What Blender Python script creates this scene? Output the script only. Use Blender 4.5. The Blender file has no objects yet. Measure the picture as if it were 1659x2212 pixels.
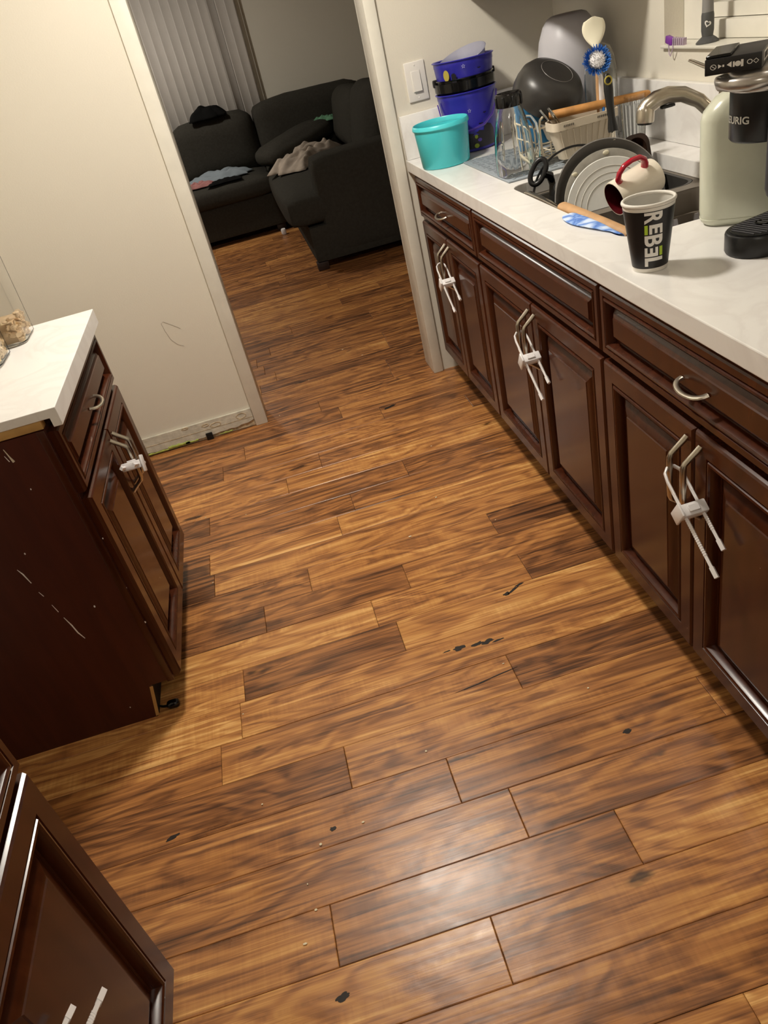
import bpy, bmesh, math, random
from mathutils import Vector, Matrix, noise

SC = bpy.context.scene
COL = SC.collection
PI = math.pi

# ------------------------------------------------------------------ camera
FPX = 1649.76
cam_d = bpy.data.cameras.new('camera'); cam = bpy.data.objects.new('camera', cam_d); COL.objects.link(cam)
R_ = Vector((0.95506172, -0.20642992, -0.21270589)); U_ = Vector((0.2904996, 0.50933163, 0.81005634)); F_ = Vector((0.05888203, 0.83544478, -0.54641096))
CAM = Vector((-0.1569, -3.2452, 1.4618))
cam.matrix_world = Matrix(((R_.x, U_.x, -F_.x, CAM.x), (R_.y, U_.y, -F_.y, CAM.y), (R_.z, U_.z, -F_.z, CAM.z), (0, 0, 0, 1)))
cam_d.sensor_fit = 'VERTICAL'; cam_d.sensor_height = 24.0; cam_d.lens = FPX / 2212 * 24.0
cam_d.clip_start = 0.02
SC.camera = cam

# ------------------------------------------------------------------ world, exposure
w = bpy.data.worlds.new('night'); SC.world = w; w.use_nodes = True
w.node_tree.nodes['Background'].inputs[0].default_value = (0.02, 0.022, 0.03, 1)
w.node_tree.nodes['Background'].inputs[1].default_value = 0.2
SC.view_settings.view_transform = 'Standard'; SC.view_settings.look = 'None'
SC.view_settings.gamma = 1.0; SC.view_settings.use_curve_mapping = False
SC.view_settings.exposure = 1.36
LIGHT_POS = (-0.10, -1.02, 2.40)
LIGHT_STRENGTH = 96.0
FILL_POS = (-0.10, -3.45, 2.40)  # unseen fill behind the camera, added to brighten camera-facing surfaces
FILL_STRENGTH = 19.0
LIVING_FILL_STRENGTH = 84.0
LIVING_FILL_POS = (-1.15, 3.3, 2.40)  # unseen living room fill, added to lift its back wall
LIGHT_COL = (1.0, 0.935, 0.825)

# ------------------------------------------------------------------ materials
def lin(c):
    c = c / 255.0
    return c / 12.92 if c <= 0.04045 else ((c + 0.055) / 1.055) ** 2.4
def rgb(r, g, b): return (lin(r), lin(g), lin(b), 1.0)

def mat(name, col, rough=0.5, metal=0.0, var=0.06, vscale=8.0, bump=0.0, bscale=120.0, coat=0.0, trans=0.0, ior=1.45, emit=0.0, spec=0.5, alpha=1.0, sss=0.0):
    m = bpy.data.materials.new(name); m.use_nodes = True
    nt = m.node_tree; N = nt.nodes; L = nt.links; p = N['Principled BSDF']
    p.inputs['Roughness'].default_value = rough; p.inputs['Metallic'].default_value = metal
    p.inputs['IOR'].default_value = ior
    p.inputs['Specular IOR Level'].default_value = spec
    if coat: p.inputs['Coat Weight'].default_value = coat; p.inputs['Coat Roughness'].default_value = 0.08
    if trans: p.inputs['Transmission Weight'].default_value = trans
    if alpha < 1: p.inputs['Alpha'].default_value = alpha
    if sss:
        p.inputs['Subsurface Weight'].default_value = sss; p.inputs['Subsurface Radius'].default_value = (0.02, 0.02, 0.02)
    tc = N.new('ShaderNodeTexCoord')
    nz = N.new('ShaderNodeTexNoise'); nz.inputs['Scale'].default_value = vscale; nz.inputs['Detail'].default_value = 5
    L.new(tc.outputs['Object'], nz.inputs['Vector'])
    rp = N.new('ShaderNodeValToRGB')
    a, b = rp.color_ramp.elements
    a.position = 0.3; b.position = 0.7
    a.color = tuple(x * (1 - var) for x in col[:3]) + (1,); b.color = tuple(min(1, x * (1 + var)) for x in col[:3]) + (1,)
    L.new(nz.outputs['Fac'], rp.inputs['Fac']); L.new(rp.outputs['Color'], p.inputs['Base Color'])
    if bump:
        n2 = N.new('ShaderNodeTexNoise'); n2.inputs['Scale'].default_value = bscale; n2.inputs['Detail'].default_value = 3
        L.new(tc.outputs['Object'], n2.inputs['Vector'])
        bp = N.new('ShaderNodeBump'); bp.inputs['Strength'].default_value = bump; bp.inputs['Distance'].default_value = 0.004
        L.new(n2.outputs['Fac'], bp.inputs['Height']); L.new(bp.outputs['Normal'], p.inputs['Normal'])
    if emit:
        p.inputs['Emission Color'].default_value = col; p.inputs['Emission Strength'].default_value = emit
    return m

def node(nt, t, **kw):
    n = nt.nodes.new(t)
    for k, v in kw.items(): setattr(n, k, v)
    return n
def mathn(nt, op, a, b=None, c=None):
    n = nt.nodes.new('ShaderNodeMath'); n.operation = op
    for i, v in enumerate((a, b, c)):
        if v is None: continue
        if hasattr(v, 'default_value') or hasattr(v, 'is_linked'): nt.links.new(v, n.inputs[i])
        else: n.inputs[i].default_value = v
    return n.outputs[0]

def plank_material():
    m = bpy.data.materials.new('acacia_plank'); m.use_nodes = True
    nt = m.node_tree; L = nt.links; p = nt.nodes['Principled BSDF']
    tc = node(nt, 'ShaderNodeTexCoord'); oi = node(nt, 'ShaderNodeObjectInfo')
    sc = node(nt, 'ShaderNodeSeparateColor'); L.new(oi.outputs['Color'], sc.inputs['Color'])
    tone = sc.outputs[0]; scr = sc.outputs[2]
    off = node(nt, 'ShaderNodeCombineXYZ')
    L.new(mathn(nt, 'MULTIPLY', oi.outputs['Random'], 37.0), off.inputs[0]); L.new(mathn(nt, 'MULTIPLY', oi.outputs['Random'], 91.0), off.inputs[1]); L.new(mathn(nt, 'MULTIPLY', oi.outputs['Random'], 53.0), off.inputs[2])
    add = node(nt, 'ShaderNodeVectorMath', operation='ADD'); L.new(tc.outputs['Object'], add.inputs[0]); L.new(off.outputs[0], add.inputs[1])
    def mapped(sx, sy, sz=1.0):
        v = node(nt, 'ShaderNodeVectorMath', operation='MULTIPLY'); L.new(add.outputs[0], v.inputs[0]); v.inputs[1].default_value = (sx, sy, sz); return v.outputs[0]
    def nz(vec, scale, detail=4, dist=0.0, rough=0.55):
        n = node(nt, 'ShaderNodeTexNoise'); n.inputs['Scale'].default_value = scale; n.inputs['Detail'].default_value = detail
        n.inputs['Distortion'].default_value = dist; n.inputs['Roughness'].default_value = rough; L.new(vec, n.inputs['Vector']); return n.outputs['Fac']
    # growth rings: a warped height field sliced into bands along the board
    warp = nz(mapped(2.2, 9.0), 1.0, 3, 0.6)
    sep = node(nt, 'ShaderNodeSeparateXYZ'); L.new(add.outputs[0], sep.inputs[0])
    ring = mathn(nt, 'ADD', mathn(nt, 'MULTIPLY', warp, 13.0), mathn(nt, 'MULTIPLY', sep.outputs[1], 26.0))
    rs = mathn(nt, 'MULTIPLY_ADD', mathn(nt, 'SINE', mathn(nt, 'MULTIPLY', ring, 3.1)), 0.5, 0.5)
    rs = mathn(nt, 'POWER', rs, 1.5)
    fine = nz(mapped(4.0, 210.0), 1.0, 3)
    dark = nz(mapped(1.1, 60.0), 1.0, 4, 1.4)
    dk = node(nt, 'ShaderNodeMapRange'); dk.inputs['From Min'].default_value = 0.56; dk.inputs['From Max'].default_value = 0.70; L.new(dark, dk.inputs['Value'])
    streak = nz(mapped(0.95, 46.0), 1.0, 6, 0.8, 0.62)
    broad = nz(mapped(1.6, 7.0), 1.0, 2, 1.2)
    rip = nz(mapped(95.0, 9.0), 1.0, 2, 0.4)
    v = mathn(nt, 'MULTIPLY', rs, -0.21)
    v = mathn(nt, 'SUBTRACT', v, mathn(nt, 'MULTIPLY', dk.outputs[0], 0.20))
    v = mathn(nt, 'ADD', v, mathn(nt, 'MULTIPLY', mathn(nt, 'SUBTRACT', streak, 0.5), 0.95))
    v = mathn(nt, 'ADD', v, mathn(nt, 'MULTIPLY', mathn(nt, 'SUBTRACT', broad, 0.5), 0.42))
    v = mathn(nt, 'ADD', v, mathn(nt, 'MULTIPLY', mathn(nt, 'SUBTRACT', fine, 0.5), 0.60))
    v = mathn(nt, 'ADD', v, mathn(nt, 'MULTIPLY', mathn(nt, 'SUBTRACT', rip, 0.5), mathn(nt, 'MULTIPLY', mathn(nt, 'MULTIPLY', mathn(nt, 'GREATER_THAN', broad, 0.52), tone), 0.34)))
    v = mathn(nt, 'ADD', v, mathn(nt, 'MULTIPLY_ADD', tone, 0.70, 0.31))
    rp = node(nt, 'ShaderNodeValToRGB'); cr = rp.color_ramp
    cr.elements[0].position = 0.0; cr.elements[0].color = rgb(50, 31, 20)
    cr.elements[1].position = 1.0; cr.elements[1].color = rgb(238, 188, 120)
    for pos, c in ((0.22, (94, 60, 38)), (0.45, (144, 94, 56)), (0.62, (180, 121, 69)), (0.80, (208, 150, 86))):
        e = cr.elements.new(pos); e.color = rgb(*c)
    L.new(v, rp.inputs['Fac'])
    # small dark knots
    vo = node(nt, 'ShaderNodeTexVoronoi'); vo.inputs['Scale'].default_value = 1.0
    wv = node(nt, 'ShaderNodeVectorMath', operation='ADD'); L.new(mapped(3.2, 11.0), wv.inputs[0])
    wn = node(nt, 'ShaderNodeTexNoise'); wn.inputs['Scale'].default_value = 5.0; L.new(mapped(3, 8), wn.inputs['Vector'])
    ws = node(nt, 'ShaderNodeVectorMath', operation='SCALE'); ws.inputs['Scale'].default_value = 0.5; L.new(wn.outputs['Color'], ws.inputs[0]); L.new(ws.outputs[0], wv.inputs[1])
    L.new(wv.outputs[0], vo.inputs['Vector'])
    sepc = node(nt, 'ShaderNodeSeparateColor'); L.new(vo.outputs['Color'], sepc.inputs['Color'])
    rare = mathn(nt, 'GREATER_THAN', sepc.outputs[0], 0.86)
    kn = node(nt, 'ShaderNodeMapRange'); kn.inputs['From Min'].default_value = 0.16; kn.inputs['From Max'].default_value = 0.05; L.new(vo.outputs['Distance'], kn.inputs['Value'])
    kf = mathn(nt, 'MULTIPLY', kn.outputs[0], mathn(nt, 'MULTIPLY', rare, 0.85))
    mx = node(nt, 'ShaderNodeMix', data_type='RGBA'); L.new(kf, mx.inputs['Factor']); L.new(rp.outputs['Color'], mx.inputs['A']); mx.inputs['B'].default_value = rgb(30, 17, 12)
    L.new(mx.outputs['Result'], p.inputs['Base Color'])
    sm = nz(mapped(7, 9), 1.0, 4, 0.5)
    rr = mathn(nt, 'MULTIPLY_ADD', sm, 0.24, 0.20)
    L.new(rr, p.inputs['Roughness'])
    bp = node(nt, 'ShaderNodeBump'); bp.inputs['Strength'].default_value = 0.12; bp.inputs['Distance'].default_value = 0.003
    hh = mathn(nt, 'ADD', mathn(nt, 'MULTIPLY', fine, 0.35), mathn(nt, 'MULTIPLY', nz(mapped(14, 22), 1.0, 2), mathn(nt, 'MULTIPLY_ADD', scr, 2.2, 0.5)))
    L.new(hh, bp.inputs['Height']); L.new(bp.outputs['Normal'], p.inputs['Normal'])
    p.inputs['Specular IOR Level'].default_value = 0.45
    return m

def cabinet_material(name, dark, light, rough=0.3):
    m = bpy.data.materials.new(name); m.use_nodes = True
    nt = m.node_tree; L = nt.links; p = nt.nodes['Principled BSDF']
    tc = node(nt, 'ShaderNodeTexCoord')
    mp = node(nt, 'ShaderNodeVectorMath', operation='MULTIPLY'); L.new(tc.outputs['Object'], mp.inputs[0]); mp.inputs[1].default_value = (40, 40, 4)
    n1 = node(nt, 'ShaderNodeTexNoise'); n1.inputs['Scale'].default_value = 1.0; n1.inputs['Detail'].default_value = 5; n1.inputs['Distortion'].default_value = 0.4; L.new(mp.outputs[0], n1.inputs['Vector'])
    rp = node(nt, 'ShaderNodeValToRGB'); rp.color_ramp.elements[0].position = 0.3; rp.color_ramp.elements[1].position = 0.72
    rp.color_ramp.elements[0].color = rgb(*dark); rp.color_ramp.elements[1].color = rgb(*light); L.new(n1.outputs['Fac'], rp.inputs['Fac'])
    # tiny paint chips
    vo = node(nt, 'ShaderNodeTexVoronoi'); vo.inputs['Scale'].default_value = 16; L.new(tc.outputs['Object'], vo.inputs['Vector'])
    sc = node(nt, 'ShaderNodeSeparateColor'); L.new(vo.outputs['Color'], sc.inputs['Color'])
    ch = mathn(nt, 'MULTIPLY', mathn(nt, 'LESS_THAN', vo.outputs['Distance'], 0.030), mathn(nt, 'GREATER_THAN', sc.outputs[1], 0.90))
    mx = node(nt, 'ShaderNodeMix', data_type='RGBA'); L.new(mathn(nt, 'MULTIPLY', ch, 0.6), mx.inputs['Factor']); L.new(rp.outputs['Color'], mx.inputs['A']); mx.inputs['B'].default_value = rgb(205, 190, 172)
    L.new(mx.outputs['Result'], p.inputs['Base Color'])
    p.inputs['Roughness'].default_value = rough; p.inputs['Specular IOR Level'].default_value = 0.38
    return m

def marble_material():
    m = bpy.data.materials.new('white_quartz'); m.use_nodes = True
    nt = m.node_tree; L = nt.links; p = nt.nodes['Principled BSDF']
    tc = node(nt, 'ShaderNodeTexCoord')
    n1 = node(nt, 'ShaderNodeTexNoise'); n1.inputs['Scale'].default_value = 5; n1.inputs['Detail'].default_value = 8; n1.inputs['Distortion'].default_value = 1.6; L.new(tc.outputs['Object'], n1.inputs['Vector'])
    rp = node(nt, 'ShaderNodeValToRGB'); e = rp.color_ramp.elements
    e[0].position = 0.40; e[0].color = rgb(236, 234, 231); e[1].position = 0.56; e[1].color = rgb(238, 236, 233)
    k = e.new(0.48); k.color = rgb(231, 228, 225)
    L.new(n1.outputs['Fac'], rp.inputs['Fac']); L.new(rp.outputs['Color'], p.inputs['Base Color'])
    p.inputs['Roughness'].default_value = 0.22
    return m

def tie_dye_material():
    m = bpy.data.materials.new('blue_tie_dye'); m.use_nodes = True
    nt = m.node_tree; L = nt.links; p = nt.nodes['Principled BSDF']
    tc = node(nt, 'ShaderNodeTexCoord')
    vo = node(nt, 'ShaderNodeTexVoronoi', feature='DISTANCE_TO_EDGE'); vo.inputs['Scale'].default_value = 26; 
    n1 = node(nt, 'ShaderNodeTexNoise'); n1.inputs['Scale'].default_value = 30; L.new(tc.outputs['Object'], n1.inputs['Vector'])
    ad = node(nt, 'ShaderNodeVectorMath', operation='MULTIPLY_ADD'); L.new(n1.outputs['Color'], ad.inputs[0]); ad.inputs[1].default_value = (0.03, 0.03, 0.03); L.new(tc.outputs['Object'], ad.inputs[2])
    L.new(ad.outputs[0], vo.inputs['Vector'])
    rp = node(nt, 'ShaderNodeValToRGB'); e = rp.color_ramp.elements
    e[0].position = 0.0; e[0].color = rgb(80, 120, 200); e[1].position = 0.35; e[1].color = rgb(205, 220, 245)
    k = e.new(0.12); k.color = rgb(130, 165, 225)
    L.new(vo.outputs['Distance'], rp.inputs['Fac']); L.new(rp.outputs['Color'], p.inputs['Base Color']); p.inputs['Roughness'].default_value = 0.9
    return m

M = {}
M['plank'] = plank_material()
M['subfloor'] = mat('subfloor_dark', rgb(40, 28, 20), 0.9)
M['wall'] = mat('wall_paint', rgb(224, 218, 204), 0.55, var=0.015, vscale=2, bump=0.12, bscale=160)
M['wall2'] = mat('living_wall_paint', rgb(222, 217, 204), 0.75, var=0.015, vscale=2, bump=0.08, bscale=160)
M['ceil'] = mat('ceiling_paint', rgb(228, 224, 214), 0.8, var=0.01)
M['trim'] = mat('trim_paint', rgb(226, 222, 210), 0.4, var=0.04, vscale=14, bump=0.1, bscale=40)
M['trimdirt'] = mat('scuffed_trim_paint', rgb(208, 203, 188), 0.6, var=0.16, vscale=30, bump=0.5, bscale=60)
M['plaster'] = mat('broken_plaster', rgb(196, 178, 148), 0.9, var=0.35, vscale=60, bump=0.8, bscale=90)
M['greenpaint'] = mat('old_green_paint', rgb(176, 190, 96), 0.7, var=0.25, vscale=50)
M['cab'] = cabinet_material('cherry_cabinet', (56, 24, 11), (76, 36, 18), 0.22)
M['cabend'] = cabinet_material('cabinet_end_panel', (64, 25, 15), (76, 32, 19), 0.45)
M['glaze'] = cabinet_material('cabinet_panel', (56, 25, 11), (74, 36, 18), 0.20)
M['toe'] = mat('toe_kick_black', rgb(26, 15, 11), 0.7)
M['rawwood'] = mat('raw_wood', rgb(190, 150, 90), 0.7, var=0.15, vscale=20)
M['quartz'] = marble_material()
M['nickel'] = mat('brushed_nickel', rgb(190, 182, 168), 0.28, 1.0, var=0.05)
M['steel'] = mat('stainless_steel', rgb(200, 196, 188), 0.2, 1.0, var=0.05)
M['white'] = mat('white_plastic', rgb(236, 232, 232), 0.35, var=0.02)
M['switchw'] = mat('switch_plate_white', rgb(232, 228, 222), 0.3, var=0.01)
M['sinkgrey'] = mat('grey_composite_sink', rgb(112, 104, 94), 0.45, var=0.06)
M['black'] = mat('black_plastic', rgb(20, 20, 21), 0.35, var=0.05)
M['blackgloss'] = mat('black_gloss', rgb(14, 14, 15), 0.14, var=0.05)
M['panblack'] = mat('nonstick_black', rgb(50, 48, 46), 0.36, var=0.08)
M['pangrey'] = mat('anodised_grey', rgb(124, 121, 118), 0.32, 0.0, var=0.05)
M['rubber'] = mat('charcoal_plastic', rgb(52, 50, 54), 0.5, var=0.05)
M['teal'] = mat('teal_plastic', rgb(78, 204, 212), 0.32, var=0.03, sss=0.08)
M['blue'] = mat('blue_plastic', rgb(50, 46, 160), 0.3, var=0.05, sss=0.05)
M['purple'] = mat('purple_plastic', rgb(84, 56, 176), 0.3)
M['frost'] = mat('frosted_plastic', rgb(205, 206, 225), 0.4, var=0.02, trans=0.55)
M['smear'] = mat('smeared_glass', rgb(186, 182, 172), 0.25, var=0.15, vscale=30, trans=0.35)
M['moon'] = mat('moon_print', rgb(176, 160, 70), 0.4)
M['printblack'] = mat('black_print', rgb(24, 22, 34), 0.35)
M['starw'] = mat('star_print', rgb(200, 200, 235), 0.4)
M['limeprint'] = mat('lime_print', rgb(160, 180, 50), 0.4)
M['matgrey'] = mat('silicone_grey', rgb(142, 150, 158), 0.6, var=0.04)
M['glass'] = mat('clear_glass', (0.97, 0.98, 0.97, 1), 0.02, var=0.0, trans=1.0, ior=1.45)
M['plasticclear'] = mat('clear_plastic', (0.95, 0.95, 0.94, 1), 0.06, var=0.0, trans=1.0, ior=1.2)
M['cream'] = mat('cream_plastic', rgb(216, 204, 184), 0.45, var=0.03)
M['wire'] = mat('cream_coated_wire', rgb(224, 213, 190), 0.35, var=0.03)
M['tub'] = mat('lavender_grey_plastic', rgb(186, 184, 190), 0.4, var=0.02)
M['ivory'] = mat('ivory_silicone', rgb(234, 228, 204), 0.45, var=0.02)
M['bristleb'] = mat('blue_bristle', rgb(60, 130, 215), 0.5)
M['bristlew'] = mat('white_bristle', rgb(226, 224, 226), 0.5)
M['wood'] = mat('light_wood', rgb(190, 150, 108), 0.55, var=0.14, vscale=24)
M['wood2'] = mat('honey_wood', rgb(182, 130, 72), 0.5, var=0.22, vscale=30)
M['ltblue'] = mat('blue_board', rgb(60, 130, 180), 0.4)
M['plate'] = mat('white_china', rgb(222, 222, 218), 0.25, var=0.03, vscale=60)
M['plategrey'] = mat('grey_stoneware', rgb(150, 153, 156), 0.3, var=0.03)
M['lip'] = mat('plate_ridge', rgb(190, 186, 176), 0.35)
M['mug'] = mat('cream_ceramic', rgb(232, 223, 206), 0.25, var=0.02)
M['mugred'] = mat('red_glaze', rgb(172, 22, 46), 0.12, var=0.06, coat=0.4)
M['mugin'] = mat('maroon_glaze', rgb(70, 8, 14), 0.25, var=0.05)
M['tiedye'] = tie_dye_material()
M['bakedish'] = mat('brown_baked_pan', rgb(48, 32, 24), 0.22, var=0.5, vscale=22)
M['cupw'] = mat('white_paper', rgb(228, 224, 216), 0.5, var=0.01)
M['cupb'] = mat('black_paper', rgb(26, 24, 25), 0.4, var=0.04)
M['cupin'] = mat('paper_inside', rgb(206, 203, 196), 0.5, var=0.01)
M['limebar'] = mat('lime_ink', rgb(176, 205, 60), 0.4)
M['letter'] = mat('white_ink', rgb(230, 227, 222), 0.4, var=0.0)
M['greyletter'] = mat('silver_ink', rgb(170, 166, 156), 0.35, var=0.0)
M['silver'] = mat('silver_plastic', rgb(176, 170, 164), 0.28, 0.8, var=0.03)
M['soap'] = mat('pale_green_soap', rgb(206, 208, 190), 0.24, var=0.06, vscale=14, sss=0.2)
M['soapglass'] = mat('jug_plastic', (0.86, 0.90, 0.80, 1), 0.12, var=0.02, trans=0.9, ior=1.2)
M['violet'] = mat('violet_clear', rgb(150, 70, 190), 0.15, trans=0.4)
M['violetpale'] = mat('pale_violet_clear', rgb(222, 205, 224), 0.2, trans=0.5)
M['brushgrey'] = mat('grey_handle', rgb(136, 134, 132), 0.4)
M['brushdark'] = mat('dark_grey_handle', rgb(82, 82, 82), 0.4)
M['sofa'] = mat('charcoal_upholstery', rgb(57, 55, 50), 0.95, var=0.12, vscale=60, bump=0.3, bscale=400, spec=0.1)
M['leg'] = mat('dark_wood_leg', rgb(44, 28, 22), 0.5)
M['blackcloth'] = mat('black_cloth', rgb(18, 18, 18), 0.95, spec=0.1)
M['bluecloth'] = mat('grey_blue_cloth', rgb(128, 138, 146), 0.9)
M['pinkcloth'] = mat('dusty_pink_cloth', rgb(158, 108, 106), 0.9)
M['beigecloth'] = mat('taupe_cloth', rgb(166, 153, 140), 0.95, var=0.1, vscale=20)
M['greencloth'] = mat('mint_plush', rgb(96, 142, 112), 0.9)
M['slat'] = mat('vinyl_slat', rgb(196, 190, 184), 0.5, var=0.03)
M['railw'] = mat('headrail', rgb(210, 205, 198), 0.5)
M['dome'] = mat('lamp_dome', (*LIGHT_COL, 1), 0.5, var=0.0, emit=LIGHT_STRENGTH)
M['filldome'] = mat('added_fill_dome', (*LIGHT_COL, 1), 0.5, var=0.0, emit=FILL_STRENGTH)
M['livingfilldome'] = mat('added_living_fill_dome', (*LIGHT_COL, 1), 0.5, var=0.0, emit=LIVING_FILL_STRENGTH)
M['crumb'] = mat('crumb', rgb(232, 220, 190), 0.8)
M['cereal'] = mat('toasted_oat', rgb(240, 214, 172), 0.85, var=0.14, vscale=60)
M['cereal2'] = mat('puffed_chip', rgb(236, 208, 170), 0.8, var=0.12, vscale=40)
M['night'] = mat('night_pane', rgb(150, 146, 140), 0.25, var=0.02)
M['hair'] = mat('dark_hair', rgb(120, 108, 92), 0.6)
M['lampshade'] = mat('linen_shade', rgb(225, 205, 170), 0.8, var=0.02)

# ------------------------------------------------------------------ mesh helpers
class B:
    def __init__(s): s.bm = bmesh.new()
    def face(s, pts):
        vs = [s.bm.verts.new(p) for p in pts]
        try: s.bm.faces.new(vs)
        except ValueError: pass
        return s
    def box(s, x0, x1, y0, y1, z0, z1, bev=0.0, seg=2, mtx=None):
        r = bmesh.ops.create_cube(s.bm, size=1.0)
        vs = r['verts']
        for v in vs:
            v.co = Vector(((x0 + x1) / 2 + v.co.x * (x1 - x0), (y0 + y1) / 2 + v.co.y * (y1 - y0), (z0 + z1) / 2 + v.co.z * (z1 - z0)))
        if bev:
            es = list({e for v in vs for e in v.link_edges})
            g = bmesh.ops.bevel(s.bm, geom=es, offset=bev, segments=seg, affect='EDGES', profile=0.5)
            vs = list({v for f in g['faces'] for v in f.verts} | {v for v in vs if v.is_valid})
        if mtx is not None: bmesh.ops.transform(s.bm, matrix=mtx, verts=vs)
        return s
    def loops(s, loops, closed=True, cap0=False, cap1=False):
        rows = [[s.bm.verts.new(p) for p in lp] for lp in loops]
        n = len(rows[0])
        for a, b in zip(rows, rows[1:]):
            for i in range(n if closed else n - 1):
                j = (i + 1) % n
                try: s.bm.faces.new((a[i], a[j], b[j], b[i]))
                except ValueError: pass
        if cap0: s.bm.faces.new(list(reversed(rows[0])))
        if cap1: s.bm.faces.new(rows[-1])
        return s
    def lathe(s, prof, n=32, mtx=None, cap0=False, cap1=False):
        lps = []
        for r, z in prof:
            lp = [Vector((max(r, 1e-5) * math.cos(2 * PI * i / n), max(r, 1e-5) * math.sin(2 * PI * i / n), z)) for i in range(n)]
            if mtx is not None: lp = [mtx @ p for p in lp]
            lps.append(lp)
        return s.loops(lps, True, cap0, cap1)
    def tube(s, path, r, n=8, cap=True, flat=None, up=None):
        P = [Vector(p) for p in path]; rs = r if isinstance(r, (list, tuple)) else [r] * len(P)
        lps = []; prev = None
        for i, p in enumerate(P):
            t = (P[min(i + 1, len(P) - 1)] - P[max(i - 1, 0)])
            if t.length < 1e-9: t = Vector((0, 0, 1))
            t.normalize()
            if prev is None:
                a = Vector(up) if up else (Vector((0, 0, 1)) if abs(t.z) < 0.9 else Vector((1, 0, 0)))
            else: a = prev
            u = a - t * a.dot(t)
            if u.length < 1e-6: u = t.orthogonal()
            u.normalize(); v = t.cross(u); prev = u
            fu, fv = (1, 1) if flat is None else flat
            lps.append([p + (u * math.cos(2 * PI * k / n) * fu + v * math.sin(2 * PI * k / n) * fv) * rs[i] for k in range(n)])
        return s.loops(lps, True, cap, cap)
    def prism(s, pts, depth, axis=(0, 0, 1)):
        a = Vector(axis) * depth
        A = [Vector(p) for p in pts]; Bp = [p + a for p in A]
        return s.loops([A, Bp], True, True, True)
    def sphere(s, c, r, sub=2, scale=(1, 1, 1)):
        g = bmesh.ops.create_icosphere(s.bm, subdivisions=sub, radius=r)
        for v in g['verts']: v.co = Vector((v.co.x * scale[0], v.co.y * scale[1], v.co.z * scale[2])) + Vector(c)
        return s
    def cushion(s, x0, x1, y0, y1, z0, z1, r=0.06, bulge=0.02, n=8, mtx=None, seed=0, lump=0.0):
        tb = bmesh.new(); bmesh.ops.create_cube(tb, size=2.0)
        bmesh.ops.subdivide_edges(tb, edges=tb.edges[:], cuts=n, use_grid_fill=True)
        seen = tb.verts[:]
        hx, hy, hz = (x1 - x0) / 2, (y1 - y0) / 2, (z1 - z0) / 2
        c = Vector(((x0 + x1) / 2, (y0 + y1) / 2, (z0 + z1) / 2)); rr = min(r, hx, hy, hz)
        for v in seen:
            u = v.co.copy()
            p = Vector((u.x * hx, u.y * hy, u.z * hz))
            core = Vector((max(-hx + rr, min(hx - rr, p.x)), max(-hy + rr, min(hy - rr, p.y)), max(-hz + rr, min(hz - rr, p.z))))
            d = p - core
            if d.length > 1e-9: p = core + d.normalized() * min(d.length, rr) if d.length > rr else p
            q = (1 - u.x ** 2) * (1 - u.y ** 2) + (1 - u.y ** 2) * (1 - u.z ** 2) + (1 - u.x ** 2) * (1 - u.z ** 2)
            nrm = Vector((p.x / hx if abs(u.x) > .999 else 0, p.y / hy if abs(u.y) > .999 else 0, p.z / hz if abs(u.z) > .999 else 0))
            p += nrm * bulge * q
            if lump: p += Vector((noise.noise(p * 6 + Vector((seed, 0, 0))), noise.noise(p * 6 + Vector((0, seed, 5))), noise.noise(p * 6 + Vector((9, 0, seed))))) * lump
            p = p + c
            v.co = (mtx @ p) if mtx is not None else p
        me = bpy.data.meshes.new('tmp'); tb.to_mesh(me); tb.free(); s.bm.from_mesh(me); bpy.data.meshes.remove(me)
        return s

def O(name, b, material, parent=None, world=True, smooth=40, kind=None, label=None, cat=None, group=None, bevel=0.0, solid=0.0, sub=0):
    bm = b.bm
    bmesh.ops.remove_doubles(bm, verts=bm.verts, dist=1e-6)
    bmesh.ops.recalc_face_normals(bm, faces=bm.faces)
    me = bpy.data.meshes.new(name); bm.to_mesh(me); bm.free()
    if smooth:
        me.shade_smooth()
        try: me.set_sharp_from_angle(angle=math.radians(smooth))
        except Exception: pass
    me.materials.append(M[material] if isinstance(material, str) else material)
    o = bpy.data.objects.new(name, me); COL.objects.link(o)
    if parent is not None:
        o.parent = parent
        if world:
            q = parent; mw = q.matrix_basis.copy()
            while q.parent: mw = q.parent.matrix_basis @ q.matrix_parent_inverse @ mw; q = q.parent
            o.matrix_parent_inverse = mw.inverted()
    if solid:
        md = o.modifiers.new('solid', 'SOLIDIFY'); md.thickness = solid; md.offset = 0
    if bevel:
        md = o.modifiers.new('bevel', 'BEVEL'); md.width = bevel; md.segments = 2; md.limit_method = 'ANGLE'; md.angle_limit = math.radians(40)
    if sub:
        md = o.modifiers.new('sub', 'SUBSURF'); md.levels = sub; md.render_levels = sub
    if kind: o['kind'] = kind
    if label: o['label'] = label
    if cat: o['category'] = cat
    if group: o['group'] = group
    return o

def T(name, label, cat, loc=(0, 0, 0), rot=(0, 0, 0), group=None):
    o = bpy.data.objects.new(name, None); COL.objects.link(o); o.location = loc; o.rotation_euler = rot
    o.empty_display_size = 0.02; o['label'] = label; o['category'] = cat
    if group: o['group'] = group
    return o

def S(name, b, m, **k): return O(name, b, m, kind='structure', **k)

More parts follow.
